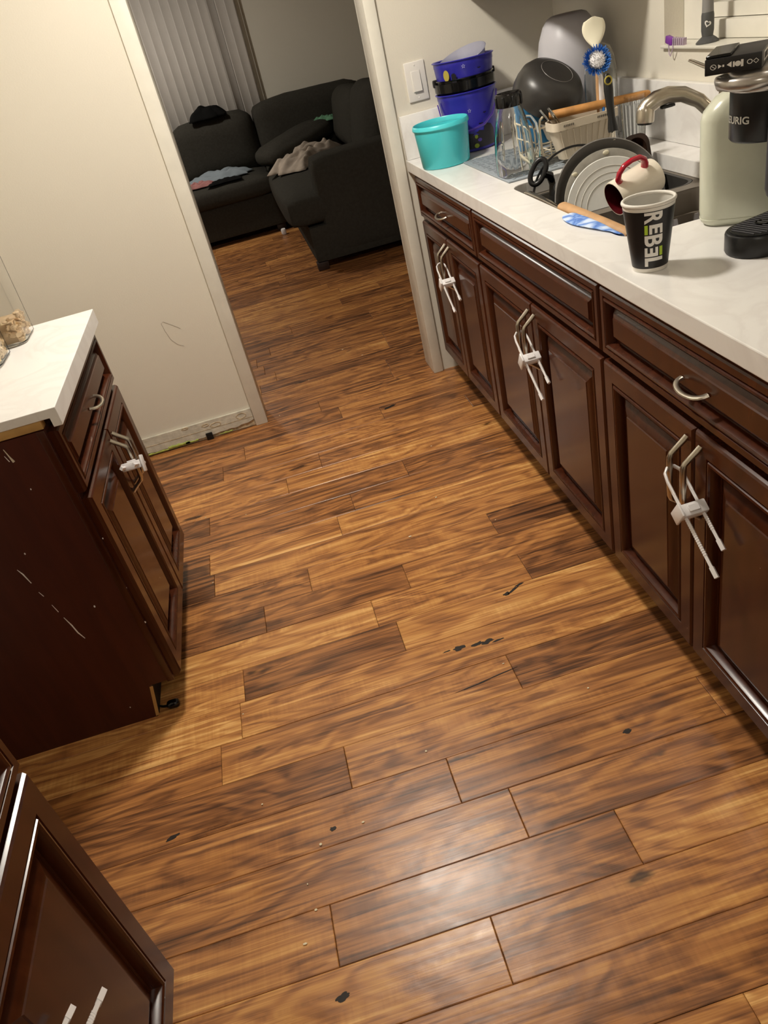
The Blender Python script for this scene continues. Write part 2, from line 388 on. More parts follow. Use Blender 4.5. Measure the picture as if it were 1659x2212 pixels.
def text_bm(body, size=1.0, offset=0.0, slices=8):
    cu = bpy.data.curves.new('txt', 'FONT'); cu.body = body; cu.size = size; cu.offset = offset; cu.resolution_u = 4
    ob = bpy.data.objects.new('txt', cu); COL.objects.link(ob)
    dg = bpy.context.evaluated_depsgraph_get(); me = bpy.data.meshes.new_from_object(ob.evaluated_get(dg))
    bm = bmesh.new(); bm.from_mesh(me)
    bpy.data.objects.remove(ob); bpy.data.curves.remove(cu); bpy.data.meshes.remove(me)
    return bm
def slice_bm(bm, n=10):
    xs = [v.co.x for v in bm.verts]; a, b_ = min(xs), max(xs)
    for i in range(1, n):
        bmesh.ops.bisect_plane(bm, geom=bm.verts[:] + bm.edges[:] + bm.faces[:], plane_co=(a + (b_ - a) * i / n, 0, 0), plane_no=(1, 0, 0))
    return bm

random.seed(7)
CT = 0.914
XW = 1.173            # back wall of the sink counter
XL = -1.31            # wall behind the left counter
YB = 4.75             # far wall of the living room
CZ = 2.42

# ================================================================== STRUCTURE
S('ceiling', B().box(XL - .1, 2.6, -4.3, .0, CZ, CZ + .08), 'ceil', smooth=0)
S('ceiling', B().box(-2.6, 2.6, .13, YB, CZ, CZ + .08), 'ceil', smooth=0)
floor = S('floor', B().box(-2.7, 2.7, -4.4, YB + .1, -.06, -.0125), 'subfloor', smooth=0)
S('wall_left', B().box(XL - .1, XL, -4.3, 0, 0, CZ), 'wall', smooth=0)
# right wall with the window opening above the sink
WY0, WY1, WZ0, WZ1 = -1.72, -.82, 1.168, 1.95
rw = B(); rw.box(XW, XW + .14, WY1, .0, 0, CZ); rw.box(XW, XW + .14, -4.3, WY0, 0, CZ); rw.box(XW, XW + .14, WY0, WY1, 0, WZ0); rw.box(XW, XW + .14, WY0, WY1, WZ1, CZ)
S('wall_right', rw, 'wall', smooth=0)
S('wall_near', B().box(XL - .1, 1.32, -4.4, -4.3, 0, CZ), 'wall', smooth=0)
# doorway wall
DX0, DX1, DH = -.337, .460, 2.05
dw = B(); dw.box(-2.6, DX0 - .012, 0, .13, 0, CZ); dw.box(DX1 + .012, 2.6, 0, .13, 0, CZ); dw.box(DX0 - .012, DX1 + .012, 0, .13, DH + .012, CZ)
S('wall_doorway', dw, 'wall', smooth=0)
# living room shell
S('wall_living_back', B().box(-2.6, 2.6, YB, YB + .1, 0, CZ), 'wall2', smooth=0)
S('wall_living_left', B().box(-2.7, -2.6, .13, YB, 0, CZ), 'wall2', smooth=0)
S('wall_living_right', B().box(2.6, 2.7, .13, YB, 0, CZ), 'wall2', smooth=0)

# door casing (kitchen face) and jamb lining
tl = B(); tl.box(DX0 - .056, DX0, -.016, 0, .0, DH, .004); 
S('trim_1', tl, 'trim')
tr = B(); tr.box(DX1, DX1 + .045, -.016, 0, 0, DH, .004)
S('trim_2', tr, 'trim')
S('trim_3', B().box(DX0 - .056, DX1 + .045, -.016, 0, DH, DH + .056, .004), 'trim')
S('trim_4', B().box(DX0 - .012, DX0, 0, .13, 0, DH, .003), 'trim')
S('trim_5', B().box(DX1, DX1 + .012, 0, .13, 0, DH, .003), 'trim')
S('trim_6', B().box(DX0 - .012, DX1 + .012, 0, .13, DH, DH + .012, .003), 'trim')
for i, (a, b_) in enumerate(((DX0 - .056, DX0), (DX1, DX1 + .056))):
    S('trim_%d' % (7 + i), B().box(a, b_, .13, .146, 0, DH, .004), 'trim')

# battered baseboard left of the doorway: board, ragged torn lower edge, old green paint
bb = B()
bx0, bx1 = XL + .002, DX0 - .058
top = []; bot = []
n = 60
for i in range(n + 1):
    x = bx0 + (bx1 - bx0) * i / n
    top.append((x, .089 + .0012 * noise.noise(Vector((x * 9, 0, 0)))))
    rag = .017 + .010 * noise.noise(Vector((x * 24, 3, 0))) + (.012 * max(0, (x + .60) / .2) if x > -.60 else 0)
    bot.append((x, max(.006, rag)))
lps = []
for y in (-.0002, -.011): lps.append([(x, y, z) for x, z in top] + [(x, y, z) for x, z in reversed(bot)])
bb.loops(lps, True, True, True)
base = S('baseboard_left', bb, 'trimdirt')
pl = B()
pts0 = [(bx0 + (bx1 - bx0) * i / n, .004 + .004 * noise.noise(Vector((i * .7, 1, 2)))) for i in range(n + 1)]
lps = []
for y in (-.0003, -.005): lps.append([(x, y, z) for x, z in [(p[0], .03) for p in pts0]] + [(x, y, z) for x, z in reversed(pts0)])
pl.loops(lps, True, True, True)
O('torn_plaster', pl, 'plaster', base)
gp = B()
for (x0, x1, h0, h1) in ((-.93, -.80, .006, .014), (-.80, -.70, .008, .022), (-.72, -.66, .010, .018), (-.56, -.50, .008, .014)):
    k = 10; up = []; lo = []
    for i in range(k + 1):
        x = x0 + (x1 - x0) * i / k
        up.append((x, -.0118, h1 + .005 * noise.noise(Vector((x * 70, 8, 1))))); lo.append((x, -.0118, h0 + .003 * noise.noise(Vector((x * 60, 2, 7)))))
    gp.loops([up, lo], False)
O('old_green_paint', gp, 'greenpaint', base, solid=.001)
cp = B()
for (cx, cz, w, h) in ((-.565, .062, .05, .018), (-.61, .072, .03, .01), (-.445, .068, .045, .022), (-.70, .083, .03, .008)):
    k = 14
    ring = [(cx + w / 2 * math.cos(2 * PI * i / k) * (1 + .5 * noise.noise(Vector((i, cx * 9, 0)))), -.0113, cz + h / 2 * math.sin(2 * PI * i / k) * (1 + .5 * noise.noise(Vector((i, cz * 9, 4))))) for i in range(k)]
    cp.tube(ring + [ring[0]], .0017, 5)
cp.tube([(bx0, -.0113, .048), (bx1, -.0113, .050)], .0011, 5)
O('paint_chip_edge', cp, 'plaster', base)

# floor planks
plank_cache = {}
def plank(x0, x1, y0, y1, tone, scr=0.3, rnd=None):
    L_ = x1 - x0; W_ = y1 - y0; g = .0005
    key = (round(L_, 3), round(W_, 4))
    cx, cy = (x0 + x1) / 2, (y0 + y1) / 2
    me = plank_cache.get(key)
    if me is None:
        hx, hy = L_ / 2 - g, W_ / 2 - g; c = .0015
        lps = []
        for (i, z) in ((0, -.012), (0, -.0010), (c, 0.0)):
            lps.append([(-hx + i, -hy + i, z), (hx - i, -hy + i, z), (hx - i, hy - i, z), (-hx + i, hy - i, z)])
        b = B().loops(lps, True, False, True)
        bmesh.ops.recalc_face_normals(b.bm, faces=b.bm.faces)
        me = bpy.data.meshes.new('plank'); b.bm.to_mesh(me); b.bm.free(); me.materials.append(M['plank']); plank_cache[key] = me
    o = bpy.data.objects.new('plank', me); COL.objects.link(o); o.parent = floor
    o.location = (cx, cy, random.uniform(-.0004, .0003)); o.color = (tone, random.random(), scr, 1)
    return o
ROW0, RW = -.062, .1264
rows = {0: ([-.012], [.25, .5]), 1: ([-.462, .155], [.42, .48, .30]), 2: ([-.562, .513], [.20, .50, .30]), 3: ([-.16], [.50, .46]), 4: ([-.311], [.58, .62]),
        5: ([-.626, .14], [.15, .38, .36]), 6: ([-.092], [.32, .34]), 7: ([-.629, -.162], [.14, .72, .60]), 8: ([-.615], [.12, .52]), 9: ([-.303, .315], [.38, .54, .22]),
        10: ([-.461, -.010], [.30, .40, .55]), 11: ([-.137, .330], [.78, .62, .22]), 12: ([-.542, -.086], [.60, .28, .66]), 13: ([-.557], [.75, .54]), 14: ([-.614, .156], [.48, .52, .26]),
        15: ([-.308], [.34, .52]), 16: ([-.081, .542], [.46, .40, .5]), 17: ([.026], [.50, .42]), 18: ([-.401, .211], [.48, .34, .58]), 19: ([-.102], [.62, .48]), 20: ([], [.42]), 21: ([.254], [.60, .72])}
for k in range(-1, 27):
    y1 = ROW0 - RW * k; y0 = y1 - RW
    js, tn = rows.get(k, ([-.35 + random.random() * .8], [random.uniform(.3, .6), random.uniform(.3, .6)]))
    xl, xr = (XL, .62)
    if k == -1: xl, xr = -.95, .9
    xs = [xl] + js + [xr]
    for a, b_, t in zip(xs, xs[1:], tn): plank(a, b_, y0, y1, t, min(1, max(.15, (k - 12) / 9)))
random.seed(21)
k = 0
y = ROW0 + RW
while y < YB - .02:
    y1 = min(y + RW, YB)
    x = -2.4 + random.uniform(0, .9)
    if y < 2: x = -1.35 + random.uniform(0, .5)
    x0 = -1.9 if y > 2 else -1.35
    end = 1.7
    x = x0
    nx = x0 + random.uniform(.35, 1.1)
    while x < end:
        plank(x, min(nx, end), y, y1, random.choice((.3, .36, .42, .48, .34, .6, .24)), .15); x = nx; nx = x + random.uniform(.5, 1.15)
    y = y1

# open dark knots and splits in the boards
M['knot'] = mat('dark_knot', rgb(30, 20, 15), 0.6, var=0.3, vscale=80)
def knot(x, y, lx, ly, rot=0.0, seed=0):
    b = B(); n_ = 22
    ring = []
    for i in range(n_):
        a = 2 * PI * i / n_; k_ = 1 + .55 * noise.noise(Vector((math.cos(a) * 1.7 + seed, math.sin(a) * 1.7, seed * 3)))
        px, py = lx * k_ * math.cos(a), ly * k_ * math.sin(a)
        ring.append((x + px * math.cos(rot) - py * math.sin(rot), y + px * math.sin(rot) + py * math.cos(rot), .0006))
    b.loops([[(p[0], p[1], -.0008) for p in ring], ring], True, False, True)
    O('knot', b, 'knot', floor, smooth=0)
for i, kn in enumerate(((.051, -1.757, .018, .008, 0), (.017, -1.756, .012, .002, .1), (.103, -1.763, .016, .006, .1), (.128, -1.766, .018, .007, .25), (.158, -1.773, .016, .003, .1), (.240, -1.607, .010, .006, .3), (.262, -1.600, .022, .004, .5), (.287, -1.585, .014, .004, .2), (.200, -.217, .030, .008, .35), (-.735, -2.060, .016, .005, .25), (.12, -1.890, .05, .0014, .12), (.05, -1.900, .045, .0016, .08), (.326, -2.169, .010, .006, 0), (-.404, -2.517, .014, .006, .2), (-.367, -2.171, .009, .005, 0))):
    knot(*kn, seed=i + 1)

# crumbs on the kitchen floor
cr = B(); random.seed(3)
for (x, y) in ((-.485, -.755), (-.64, -.69), (-.60, -.24), (.27, -.66), (.19, -1.02), (-.62, -1.12), (-.30, -2.18), (.33, -1.25), (-.44, -2.28), (-.43, -2.34), (-.46, -2.40), (-.40, -2.2), (-.52, -2.05), (.14, -1.86), (.3, -2.02), (-.1, .33), (.2, .45), (.12, .6), (-.28, .02), (.05, -1.2), (-.12, -2.05), (-.55, -1.75)):
    s_ = random.uniform(.0016, .0036); cr.sphere((x, y, s_ * .5 + .0004), s_, 1, (random.uniform(.7, 1.8), random.uniform(.6, 1.2), .5))
O('crumbs', cr, 'crumb', label='tiny pale crumbs scattered across the wooden floor', cat='crumbs', kind='stuff')

# window above the sink: recess lining, sill, frame, frosted pane
wf = B()
wf.box(XW + .09, XW + .135, WY0 + .06, WY1 - .105, WZ0 + .050, WZ0 + .085); wf.box(XW + .09, XW + .135, WY0 + .06, WY1 - .105, WZ1 - .05, WZ1 - .001)
wf.box(XW + .062, XW + .138, WY1 - .104, WY1 - .001, WZ0 + .003, WZ1 - .001); wf.box(XW + .062, XW + .138, WY0 + .001, WY0 + .059, WZ0 + .003, WZ1 - .001)
wf.box(XW + .09, XW + .135, (WY0 + WY1) / 2 - .02, (WY0 + WY1) / 2 + .02, WZ0 + .086, WZ1 - .051)
win = S('window_1', wf, 'trim', smooth=0)
O('sill_step', B().box(XW + .066, XW + .138, WY0 + .061, WY1 - .106, WZ0 + .003, WZ0 + .048, .003), 'trim', win)
for a, b_ in ((WY0 + .06, (WY0 + WY1) / 2 - .02), ((WY0 + WY1) / 2 + .02, WY1 - .105)):
    O('pane', B().box(XW + .114, XW + .120, a, b_, WZ0 + .085, WZ1 - .05), 'night', win)
S('trim_9', B().box(XW - .012, XW + .10, WY0 - .01, WY1 + .004, WZ0 - .006, WZ0 + .002, .002), 'trim')

# ================================================================== CEILING LIGHT AND ADDED FILLS
def ceiling_or_fill_light(pos, label, glow):
    lt = T('ceiling_or_fill_light', label, 'lamp', pos)
    lx, ly, lz = pos
    O('base_ring', B().lathe([(.02, lz + .019), (.138, lz + .019), (.138, lz - .012), (.120, lz - .012), (.120, lz + .01)], 40, Matrix.Translation((lx, ly, 0))), 'white', lt)
    prof = [(.118 * math.cos(a), lz - .008 - .050 * math.sin(a)) for a in [i * PI / 2 / 8 for i in range(9)]]
    O('diffuser', B().lathe(prof, 40, Matrix.Translation((lx, ly, 0))), glow, lt)
ceiling_or_fill_light(LIGHT_POS, 'round white flush ceiling light in front of the doorway', 'dome')
ceiling_or_fill_light(FILL_POS, 'added round fill light, unseen, over the near end of the kitchen', 'filldome')  # assumed fixture, added as fill for the camera side
ceiling_or_fill_light(LIVING_FILL_POS, 'added round fill light, unseen, in the living room beyond the doorway', 'livingfilldome')  # assumed fixture, added to raise the living room brightness

# ================================================================== CABINETS
XD, XLD = .521, -.677
ZB, ZT = .116, .688           # doors
DB, DT = .704, .862           # drawers
def frame_of(side):
    # local (u along -y, v up, n outwards into the room) -> world
    if side == 'R': return lambda u, v, n: Vector((XD - n, -u, v))
    return lambda u, v, n: Vector((XLD + n, -u, v))
def rect_profile(F, u0, u1, v0, v1, prof, b=None, cap0=True, cap1=True):
    b = b or B(); lps = []
    for ins, n in prof:
        lps.append([F(u0 + ins, v0 + ins, n), F(u1 - ins, v0 + ins, n), F(u1 - ins, v1 - ins, n), F(u0 + ins, v1 - ins, n)])
    return b.loops(lps, True, cap0, cap1)
def vertical_pull(F, u, parent):
    p = [F(u, .662, -.001), F(u, .655, .006), F(u, .645, .018), F(u, .634, .031), F(u, .626, .034), F(u, .600, .035), F(u, .565, .035), F(u, .536, .034), F(u, .528, .031), F(u, .517, .018), F(u, .507, .006), F(u, .500, -.001)]
    O('handle', B().tube(p, [.0056, .0060, .0054, .0056, .0060, .0062, .0063, .0062, .0060, .0056, .0060, .0056], 10, flat=(1, 1.15)), 'nickel', parent)
def bow_pull(F, u, v, parent):
    p = []
    for i in range(13):
        a = PI * i / 12; p.append(F(u - .043 * math.cos(a), v - .007 * math.sin(a), -.001 + .025 * math.sin(a) ** .8))
    O('handle', B().tube(p, [.0048 - .0008 * math.sin(PI * i / 12) for i in range(13)], 8, flat=(.8, 1.35)), 'nickel', parent)
DOOR_FRAME = [(0.0, -.0215), (0.0, -.008), (.0025, -.003), (.006, 0), (.042, 0), (.0435, -.0035), (.046, -.0035), (.048, .0008), (.052, .0018), (.056, -.0005), (.059, -.007), (.061, -.0185), (.067, -.0185)]
PANEL = [(.062, -.0205), (.066, -.0190), (.0735, -.0190), (.0745, -.0150), (.0785, -.0135), (.084, -.0100), (.092, -.0065), (.102, -.0040), (.104, -.0020)]
DRAW_FRAME = [(0.0, -.0215), (0.0, -.008), (.0025, -.003), (.006, 0), (.018, 0), (.0195, -.0035), (.0215, -.0035), (.0235, .0008), (.027, .0018), (.030, -.0005), (.033, -.007), (.035, -.0185), (.039, -.0185)]
DRAW_PANEL = [(.035, -.0205), (.038, -.0190), (.043, -.0190), (.044, -.0145), (.047, -.0125), (.051, -.0080), (.057, -.0045), (.059, -.0020)]
def door(F, u0, u1, parent, hu=None):
    d = O('door', rect_profile(F, u0, u1, ZB, ZT, DOOR_FRAME, cap1=False), 'cab', parent, smooth=16)
    O('panel', rect_profile(F, u0, u1, ZB, ZT, PANEL, cap0=False), 'glaze', d, smooth=16)
    if hu is not None: vertical_pull(F, hu, d)
    return d
def drawer(F, u0, u1, parent, pull=True):
    d = O('drawer', rect_profile(F, u0, u1, DB, DT, DRAW_FRAME, cap1=False), 'cab', parent, smooth=16)
    O('panel', rect_profile(F, u0, u1, DB, DT, DRAW_PANEL, cap0=False), 'glaze', d, smooth=16)
    if pull: bow_pull(F, (u0 + u1) / 2, (DB + DT) / 2 - .006, d)
    return d
def cabinet(side, u0, u1, label, d0=None, d1=None, mid=None, pull=True, toe_recess=.075, endpanel=False, hollow=False):
    F = frame_of(side)
    t = T('base_cabinet', label, 'cabinet', F((u0 + u1) / 2, 0, 0))
    dep = .63 if side == 'R' else .60
    b = B(); c = [F(u0, ZB - .006, -.0225), F(u1, .8715, -dep)]
    if hollow:
        b.box(c[0].x, c[1].x, c[1].y, c[0].y, c[0].z, .66); b.box(c[0].x, c[0].x + .02, c[1].y, c[0].y, .66, c[1].z)
    else: b.box(min(c[0].x, c[1].x), max(c[0].x, c[1].x), min(c[0].y, c[1].y), max(c[0].y, c[1].y), c[0].z, c[1].z, .001, 1)
    O('body', b, 'cabend' if endpanel else 'cab', t, smooth=0)
    c = [F(u0 + (.019 if endpanel else 0), .0002, -toe_recess), F(u1 - .004, ZB - .0062, -dep)]
    O('toe_kick', B().box(min(c[0].x, c[1].x), max(c[0].x, c[1].x), min(c[0].y, c[1].y), max(c[0].y, c[1].y), c[0].z, c[1].z), 'toe', t, smooth=0)
    d0 = u0 + .004 if d0 is None else d0; d1 = u1 - .004 if d1 is None else d1; mid = (d0 + d1) / 2 if mid is None else mid
    drawer(F, d0, d1, t, pull)
    door(F, d0, mid - .0015, t, mid - .024); door(F, mid + .0015, d1, t, mid + .024)
    return t
cabinet('R', .004, .806, 'dark cherry base cabinet against the white door casing, with drawer pull and two doors', .062, .802, .415)
cabinet('R', .808, 1.716, 'dark cherry sink cabinet with a plain false drawer front over two doors', .811, 1.712, 1.2665, pull=False, hollow=True)
cabinet('R', 1.718, 2.484, 'dark cherry base cabinet nearest the camera below the paper cup', 1.7195, 2.480, 2.099)
lc = cabinet('L', .957, 1.650, 'dark cherry base cabinet left of the walkway with a scuffed bare end panel', .960, 1.650, 1.281, endpanel=True, toe_recess=.105)
cabinet('L', 2.428, 3.19, 'dark cherry base cabinet in the bottom left corner of the picture', 2.431, 3.186, 2.815)

# end panel of the left cabinet facing the camera: panel, face-frame edge, exposed toe-kick end, scratches
ep = B()
ye = -1.6502
ep.loops([[(XL + .03, ye, 0), (-.785, ye, 0), (-.763, ye, .112), (-.7005, ye, .112), (-.7005, ye, .871), (XL + .03, ye, .871)],
          [(XL + .03, ye - .006, 0), (-.785, ye - .006, 0), (-.763, ye - .006, .112), (-.7005, ye - .006, .112), (-.7005, ye - .006, .871), (XL + .03, ye - .006, .871)]], True, True, True)
O('end_panel', ep, 'cabend', lc, smooth=0)
O('face_frame_edge', B().box(-.7175, -.6995, ye - .0085, ye - .0062, .108, .871, .0008), 'cab', lc)
O('toe_kick_end', B().loops([[(-.790, ye - .0064, .004), (-.781, ye - .0064, .004), (-.759, ye - .0064, .108), (-.768, ye - .0064, .108)], [(-.790, ye - .0075, .004), (-.781, ye - .0075, .004), (-.759, ye - .0075, .108), (-.768, ye - .0075, .108)]], True, True, True), 'rawwood', lc, smooth=0)
for sc_ in ([(-.905, .565), (-.899, .550), (-.893, .520)], [(-.889, .490), (-.884, .475)], [(-.878, .445), (-.873, .420)], [(-.869, .400), (-.862, .372), (-.858, .345), (-.850, .322)], [(-.985, .60), (-.968, .565)], [(-.80, .84), (-.796, .825)]):
    O('scratch', B().tube([(x_, ye - .0064, z_) for x_, z_ in sc_], [.0006] + [.0016] * (len(sc_) - 2) + [.0010], 5), 'white', lc)
for (x, z, s_) in ((-.79, .405, .003), (-.87, .60, .0025), (-.785, .75, .002), (-.93, .63, .0018), (-.70, .43, .002), (-.698, .315, .003), (-.695, .58, .002), (-.84, .06, .002)):
    O('paint_chip', B().sphere((x, ye - .0066, z), s_, 1, (.8, .25, 1.3)), 'white', lc)
O('paint_drip', B().tube([(-.795, ye - .0064, .855), (-.791, ye - .0064, .835), (-.788, ye - .0064, .822)], [.0008, .0016, .003], 6), 'cream', lc)
# black plug left lying at the foot of the cabinet
pg = T('black_plug', 'small glossy black plug lying at the foot of the left cabinet', 'plug', (-.742, -1.640, 0))
O('plug_body', B().cushion(-.757, -.722, -1.652, -1.628, .0005, .022, .009, .001, 3), 'blackgloss', pg)
O('plug_tail', B().tube([(-.757, -1.640, .010), (-.770, -1.634, .007), (-.783, -1.624, .005)], [.004, .0035, .003], 8), 'black', pg)

# child-proof slider locks hooked round the cabinet pulls
def slider_lock(side, u, v, label, ang=-34, front_len=.235, rear_len=.190, tilt=0.0, short=False):
    F = frame_of(side)
    t = T('slider_lock', label, 'cabinet lock', F(u, v, .03), group='white child locks on the cabinet pulls')
    a = math.radians(ang); du, dv = math.cos(a), math.sin(a)
    def Q(s, n, k=0.0): return F(u - .052 + s * du - k * dv, v + s * dv + k * du, n)
    nf, nr = .052, .016
    loop = [Q(s, n) for s, n in ((.06, nf), (.03, nf), (.012, nf - .003), (.002, nf - .012), (0, (nf + nr) / 2), (.002, nr + .010), (.012, nr + .002), (.03, nr), (.06, nr))]
    O('loop', B().tube(loop, .0036, 8, flat=(1.3, .8)), 'white', t)
    def leg(n, length, seedk):
        b = B(); b.tube([Q(.055, n), Q(length - .02, n)], .0040, 4, flat=(1.3, .9)); b.tube([Q(length - .022, n), Q(length, n)], .0052, 4, flat=(1.25, 1))
        l = O('leg', b, 'white', t, smooth=0)
        tb = B(); s = .115
        while s < length - .045:
            c = Q(s, n); c2 = Q(s + .0022, n)
            tb.tube([c, c2], .0056, 4, flat=(1.15, .75)); s += .0048
        O('tooth_row', tb, 'white', l, smooth=0)
    if not short: leg(nf, front_len, 0); leg(nr, rear_len, 1)
    else: leg(nf, front_len, 0); leg(nr, rear_len, 1)
    e = [Q(1, 0) - Q(0, 0), Q(0, 0, 1) - Q(0, 0), F(0, 0, 1) - F(0, 0, 0)]
    s0 = .098
    c = Q(s0, (nf + nr) / 2)
    mtx = Matrix(((e[0].x, e[1].x, e[2].x, c.x), (e[0].y, e[1].y, e[2].y, c.y), (e[0].z, e[1].z, e[2].z, c.z), (0, 0, 0, 1)))
    bl = O('slider_block', B().box(-.013, .013, -.011, .011, -.027, .025, .003, 2, mtx), 'white', t)
    O('finger_grip', B().box(-.014, .014, -.024, .022, .0255, .0315, .0025, 2, mtx), 'white', bl)
    O('release_tab', B().box(-.007, .007, .0112, .015, -.010, .012, .001, 1, mtx), 'white', bl)
    return t
slider_lock('R', .447, .600, 'white plastic slider lock on the farthest right-hand cabinet doors', -33)
slider_lock('R', 1.292, .606, 'white plastic slider lock hanging on the sink cabinet doors', -33)
slider_lock('R', 2.125, .604, 'white plastic slider lock on the doors below the paper cup', -33)
slider_lock('L', 1.300, .548, 'white plastic slider lock on the small left-hand cabinet beside the wall', 25, .165, .150)
slider_lock('L', 2.975, .643, 'white plastic slider lock at the very bottom left of the picture', 209, .30, .285)

# ================================================================== WORKTOPS
def rrect(x0, x1, y0, y1, r, z, n=6):
    pts = []
    for cx, cy, a0 in ((x1 - r, y1 - r, 0), (x0 + r, y1 - r, PI / 2), (x0 + r, y0 + r, PI), (x1 - r, y0 + r, 1.5 * PI)):
        for i in range(n + 1):
            a = a0 + PI / 2 * i / n; pts.append((cx + r * math.cos(a), cy + r * math.sin(a), z))
    return pts
def plate_with_holes(outer, holes, z0, z1, b=None):
    b = b or B(); bm = b.bm
    tops = []
    for z in (z1, z0):
        es = []; 
        for lp in [outer] + holes:
            vs = [bm.verts.new((p[0], p[1], z)) for p in lp]
            es += [bm.edges.new((vs[i], vs[(i + 1) % len(vs)])) for i in range(len(vs))]
            tops.append(vs)
        bmesh.ops.triangle_fill(bm, edges=es, use_beauty=True, use_dissolve=False)
    k = len(tops) // 2
    for A, C in zip(tops[:k], tops[k:]):
        for i in range(len(A)):
            j = (i + 1) % len(A); bm.faces.new((A[i], A[j], C[j], C[i]))
    return b
SX0, SX1, SY0, SY1 = .628, 1.062, -1.640, -.885
wt = T('worktop', 'long white quartz worktop with the sink let into it', 'worktop', (.85, -1.25, .872))
cut = rrect(SX0, SX1, SY0, SY1, .055, 0)
O('slab', plate_with_holes([(XW - .002, -2.50, 0), (XW - .002, -.002, 0), (.5134, -.002, 0), (.5134, -2.50, 0)], [cut], .8722, CT), 'quartz', wt, smooth=0, bevel=.0025)
O('backsplash', B().box(XW - .022, XW - .002, -2.50, -.022, CT + .0005, 1.080, .002), 'quartz', wt)
O('side_splash', B().box(.5155, XW - .0225, -.022, -.002, CT + .0005, 1.072, .002), 'quartz', wt)

lw = T('worktop', 'short white quartz worktop on the left-hand cabinet', 'worktop', (-1.0, -1.3, .89))
O('slab', B().prism([(XL + .004, -1.658, .893), (-.677, -1.658, .893), (-.677, -1.658, .872), (-.657, -1.658, .872), (-.657, -1.658, CT), (XL + .004, -1.658, CT)], 0.715, (0, 1, 0)), 'quartz', lw, smooth=0, bevel=.0015)
O('wood_batten', B().box(XL + .03, -.6985, -1.6560, -1.630, .8735, .8925, .001), 'rawwood', lw)
nw = T('worktop', 'white quartz worktop over the bottom left cabinet', 'worktop', (-1.0, -2.8, .89))
O('slab', B().prism([(XL + .004, -3.21, .893), (-.677, -3.21, .893), (-.677, -3.21, .872), (-.657, -3.21, .872), (-.657, -3.21, CT), (XL + .004, -3.21, CT)], 0.79, (0, 1, 0)), 'quartz', nw, smooth=0, bevel=.0015)

# upper cabinet by the doorway: only its shadow falls into the picture
uc = T('wall_cabinet', 'dark cherry wall cabinet fixed above the dish rack', 'cabinet', (1.0, -.38, 1.395))
O('body', B().box(.862, XW - .002, -.762, -.003, 1.395, 2.16), 'cab', uc, smooth=0)
for a, b_ in ((.004, .380), (.383, .760)):
    FU = lambda u, v, n: Vector((.842 - n, -u, v))
    d = O('door', rect_profile(FU, a, b_, 1.40, 2.155, DOOR_FRAME, cap1=False), 'cab', uc, smooth=16)
    O('panel', rect_profile(FU, a, b_, 1.40, 2.155, PANEL, cap0=False), 'glaze', d, smooth=16)

# ================================================================== SINK
sk = T('kitchen_sink', 'grey undermount double bowl sink full of dishes', 'sink', (.85, -1.26, .68))
zr = .8718
LB = (.640, 1.052, -1.222, -.897, .05); RB = (.640, 1.052, -1.628, -1.262, .05)
O('rim', plate_with_holes(rrect(.60, 1.09, -1.668, -.857, .06, 0), [rrect(*LB[:4], .05, 0), rrect(*RB[:4], .05, 0)], zr - .004, zr - .0006), 'sinkgrey', sk, smooth=0)
for (x0, x1, y0, y1, r) in (LB, RB):
    lps = []
    for ins, z in ((0, zr - .003), (.002, zr - .012), (.008, .75), (.012, .70), (.022, .684), (.04, .680)):
        lps.append(rrect(x0 + ins, x1 - ins, y0 + ins, y1 - ins, r, z))
    bw = O('bowl', B().loops(lps, True, False, True), 'sinkgrey', sk)
    O('drain', B().lathe([(.0, .6815), (.03, .6815), (.042, .684), (.045, .6815)], 24, Matrix.Translation(((x0 + x1) / 2, (y0 + y1) / 2, 0))), 'steel', bw)

# ================================================================== THINGS ON THE SINK WORKTOP
TM = Matrix.Translation
def aim(phi): return Vector((math.cos(phi), math.sin(phi), 0))
def wrap(bm, cx, cy, z0, rfun, phi0, lift=.0004, flip=1):
    # flat decal (x across, y up) laid on a turned body; left-to-right as seen from outside
    for v in bm.verts:
        r = rfun(v.co.y) + lift; a = phi0 + flip * v.co.x / max(r, .005)
        v.co = Vector((cx + r * math.cos(a), cy + r * math.sin(a), z0 + v.co.y))
    b = B(); b.bm.free(); b.bm = bm; return b
def poly_bm(polys):
    bm = bmesh.new()
    for p in polys:
        vs = [bm.verts.new((x, y, 0)) for x, y in p]; bm.faces.new(vs)
    bmesh.ops.triangulate(bm, faces=bm.faces[:]); return bm
def disc(cx, cy, rx, ry=None, n=20):
    ry = ry or rx
    return [(cx + rx * math.cos(2 * PI * i / n), cy + ry * math.sin(2 * PI * i / n)) for i in range(n)]
def star_ring(cx, cy, r, w=.28):
    polys = []; P = []; Q = []
    for i in range(10):
        a = PI / 2 + PI * i / 5; k = r if i % 2 == 0 else r * .42
        P.append((cx + k * math.cos(a), cy + k * math.sin(a))); Q.append((cx + k * (1 - w) * math.cos(a), cy + k * (1 - w) * math.sin(a)))
    return [[P[i], P[(i + 1) % 10], Q[(i + 1) % 10], Q[i]] for i in range(10)]

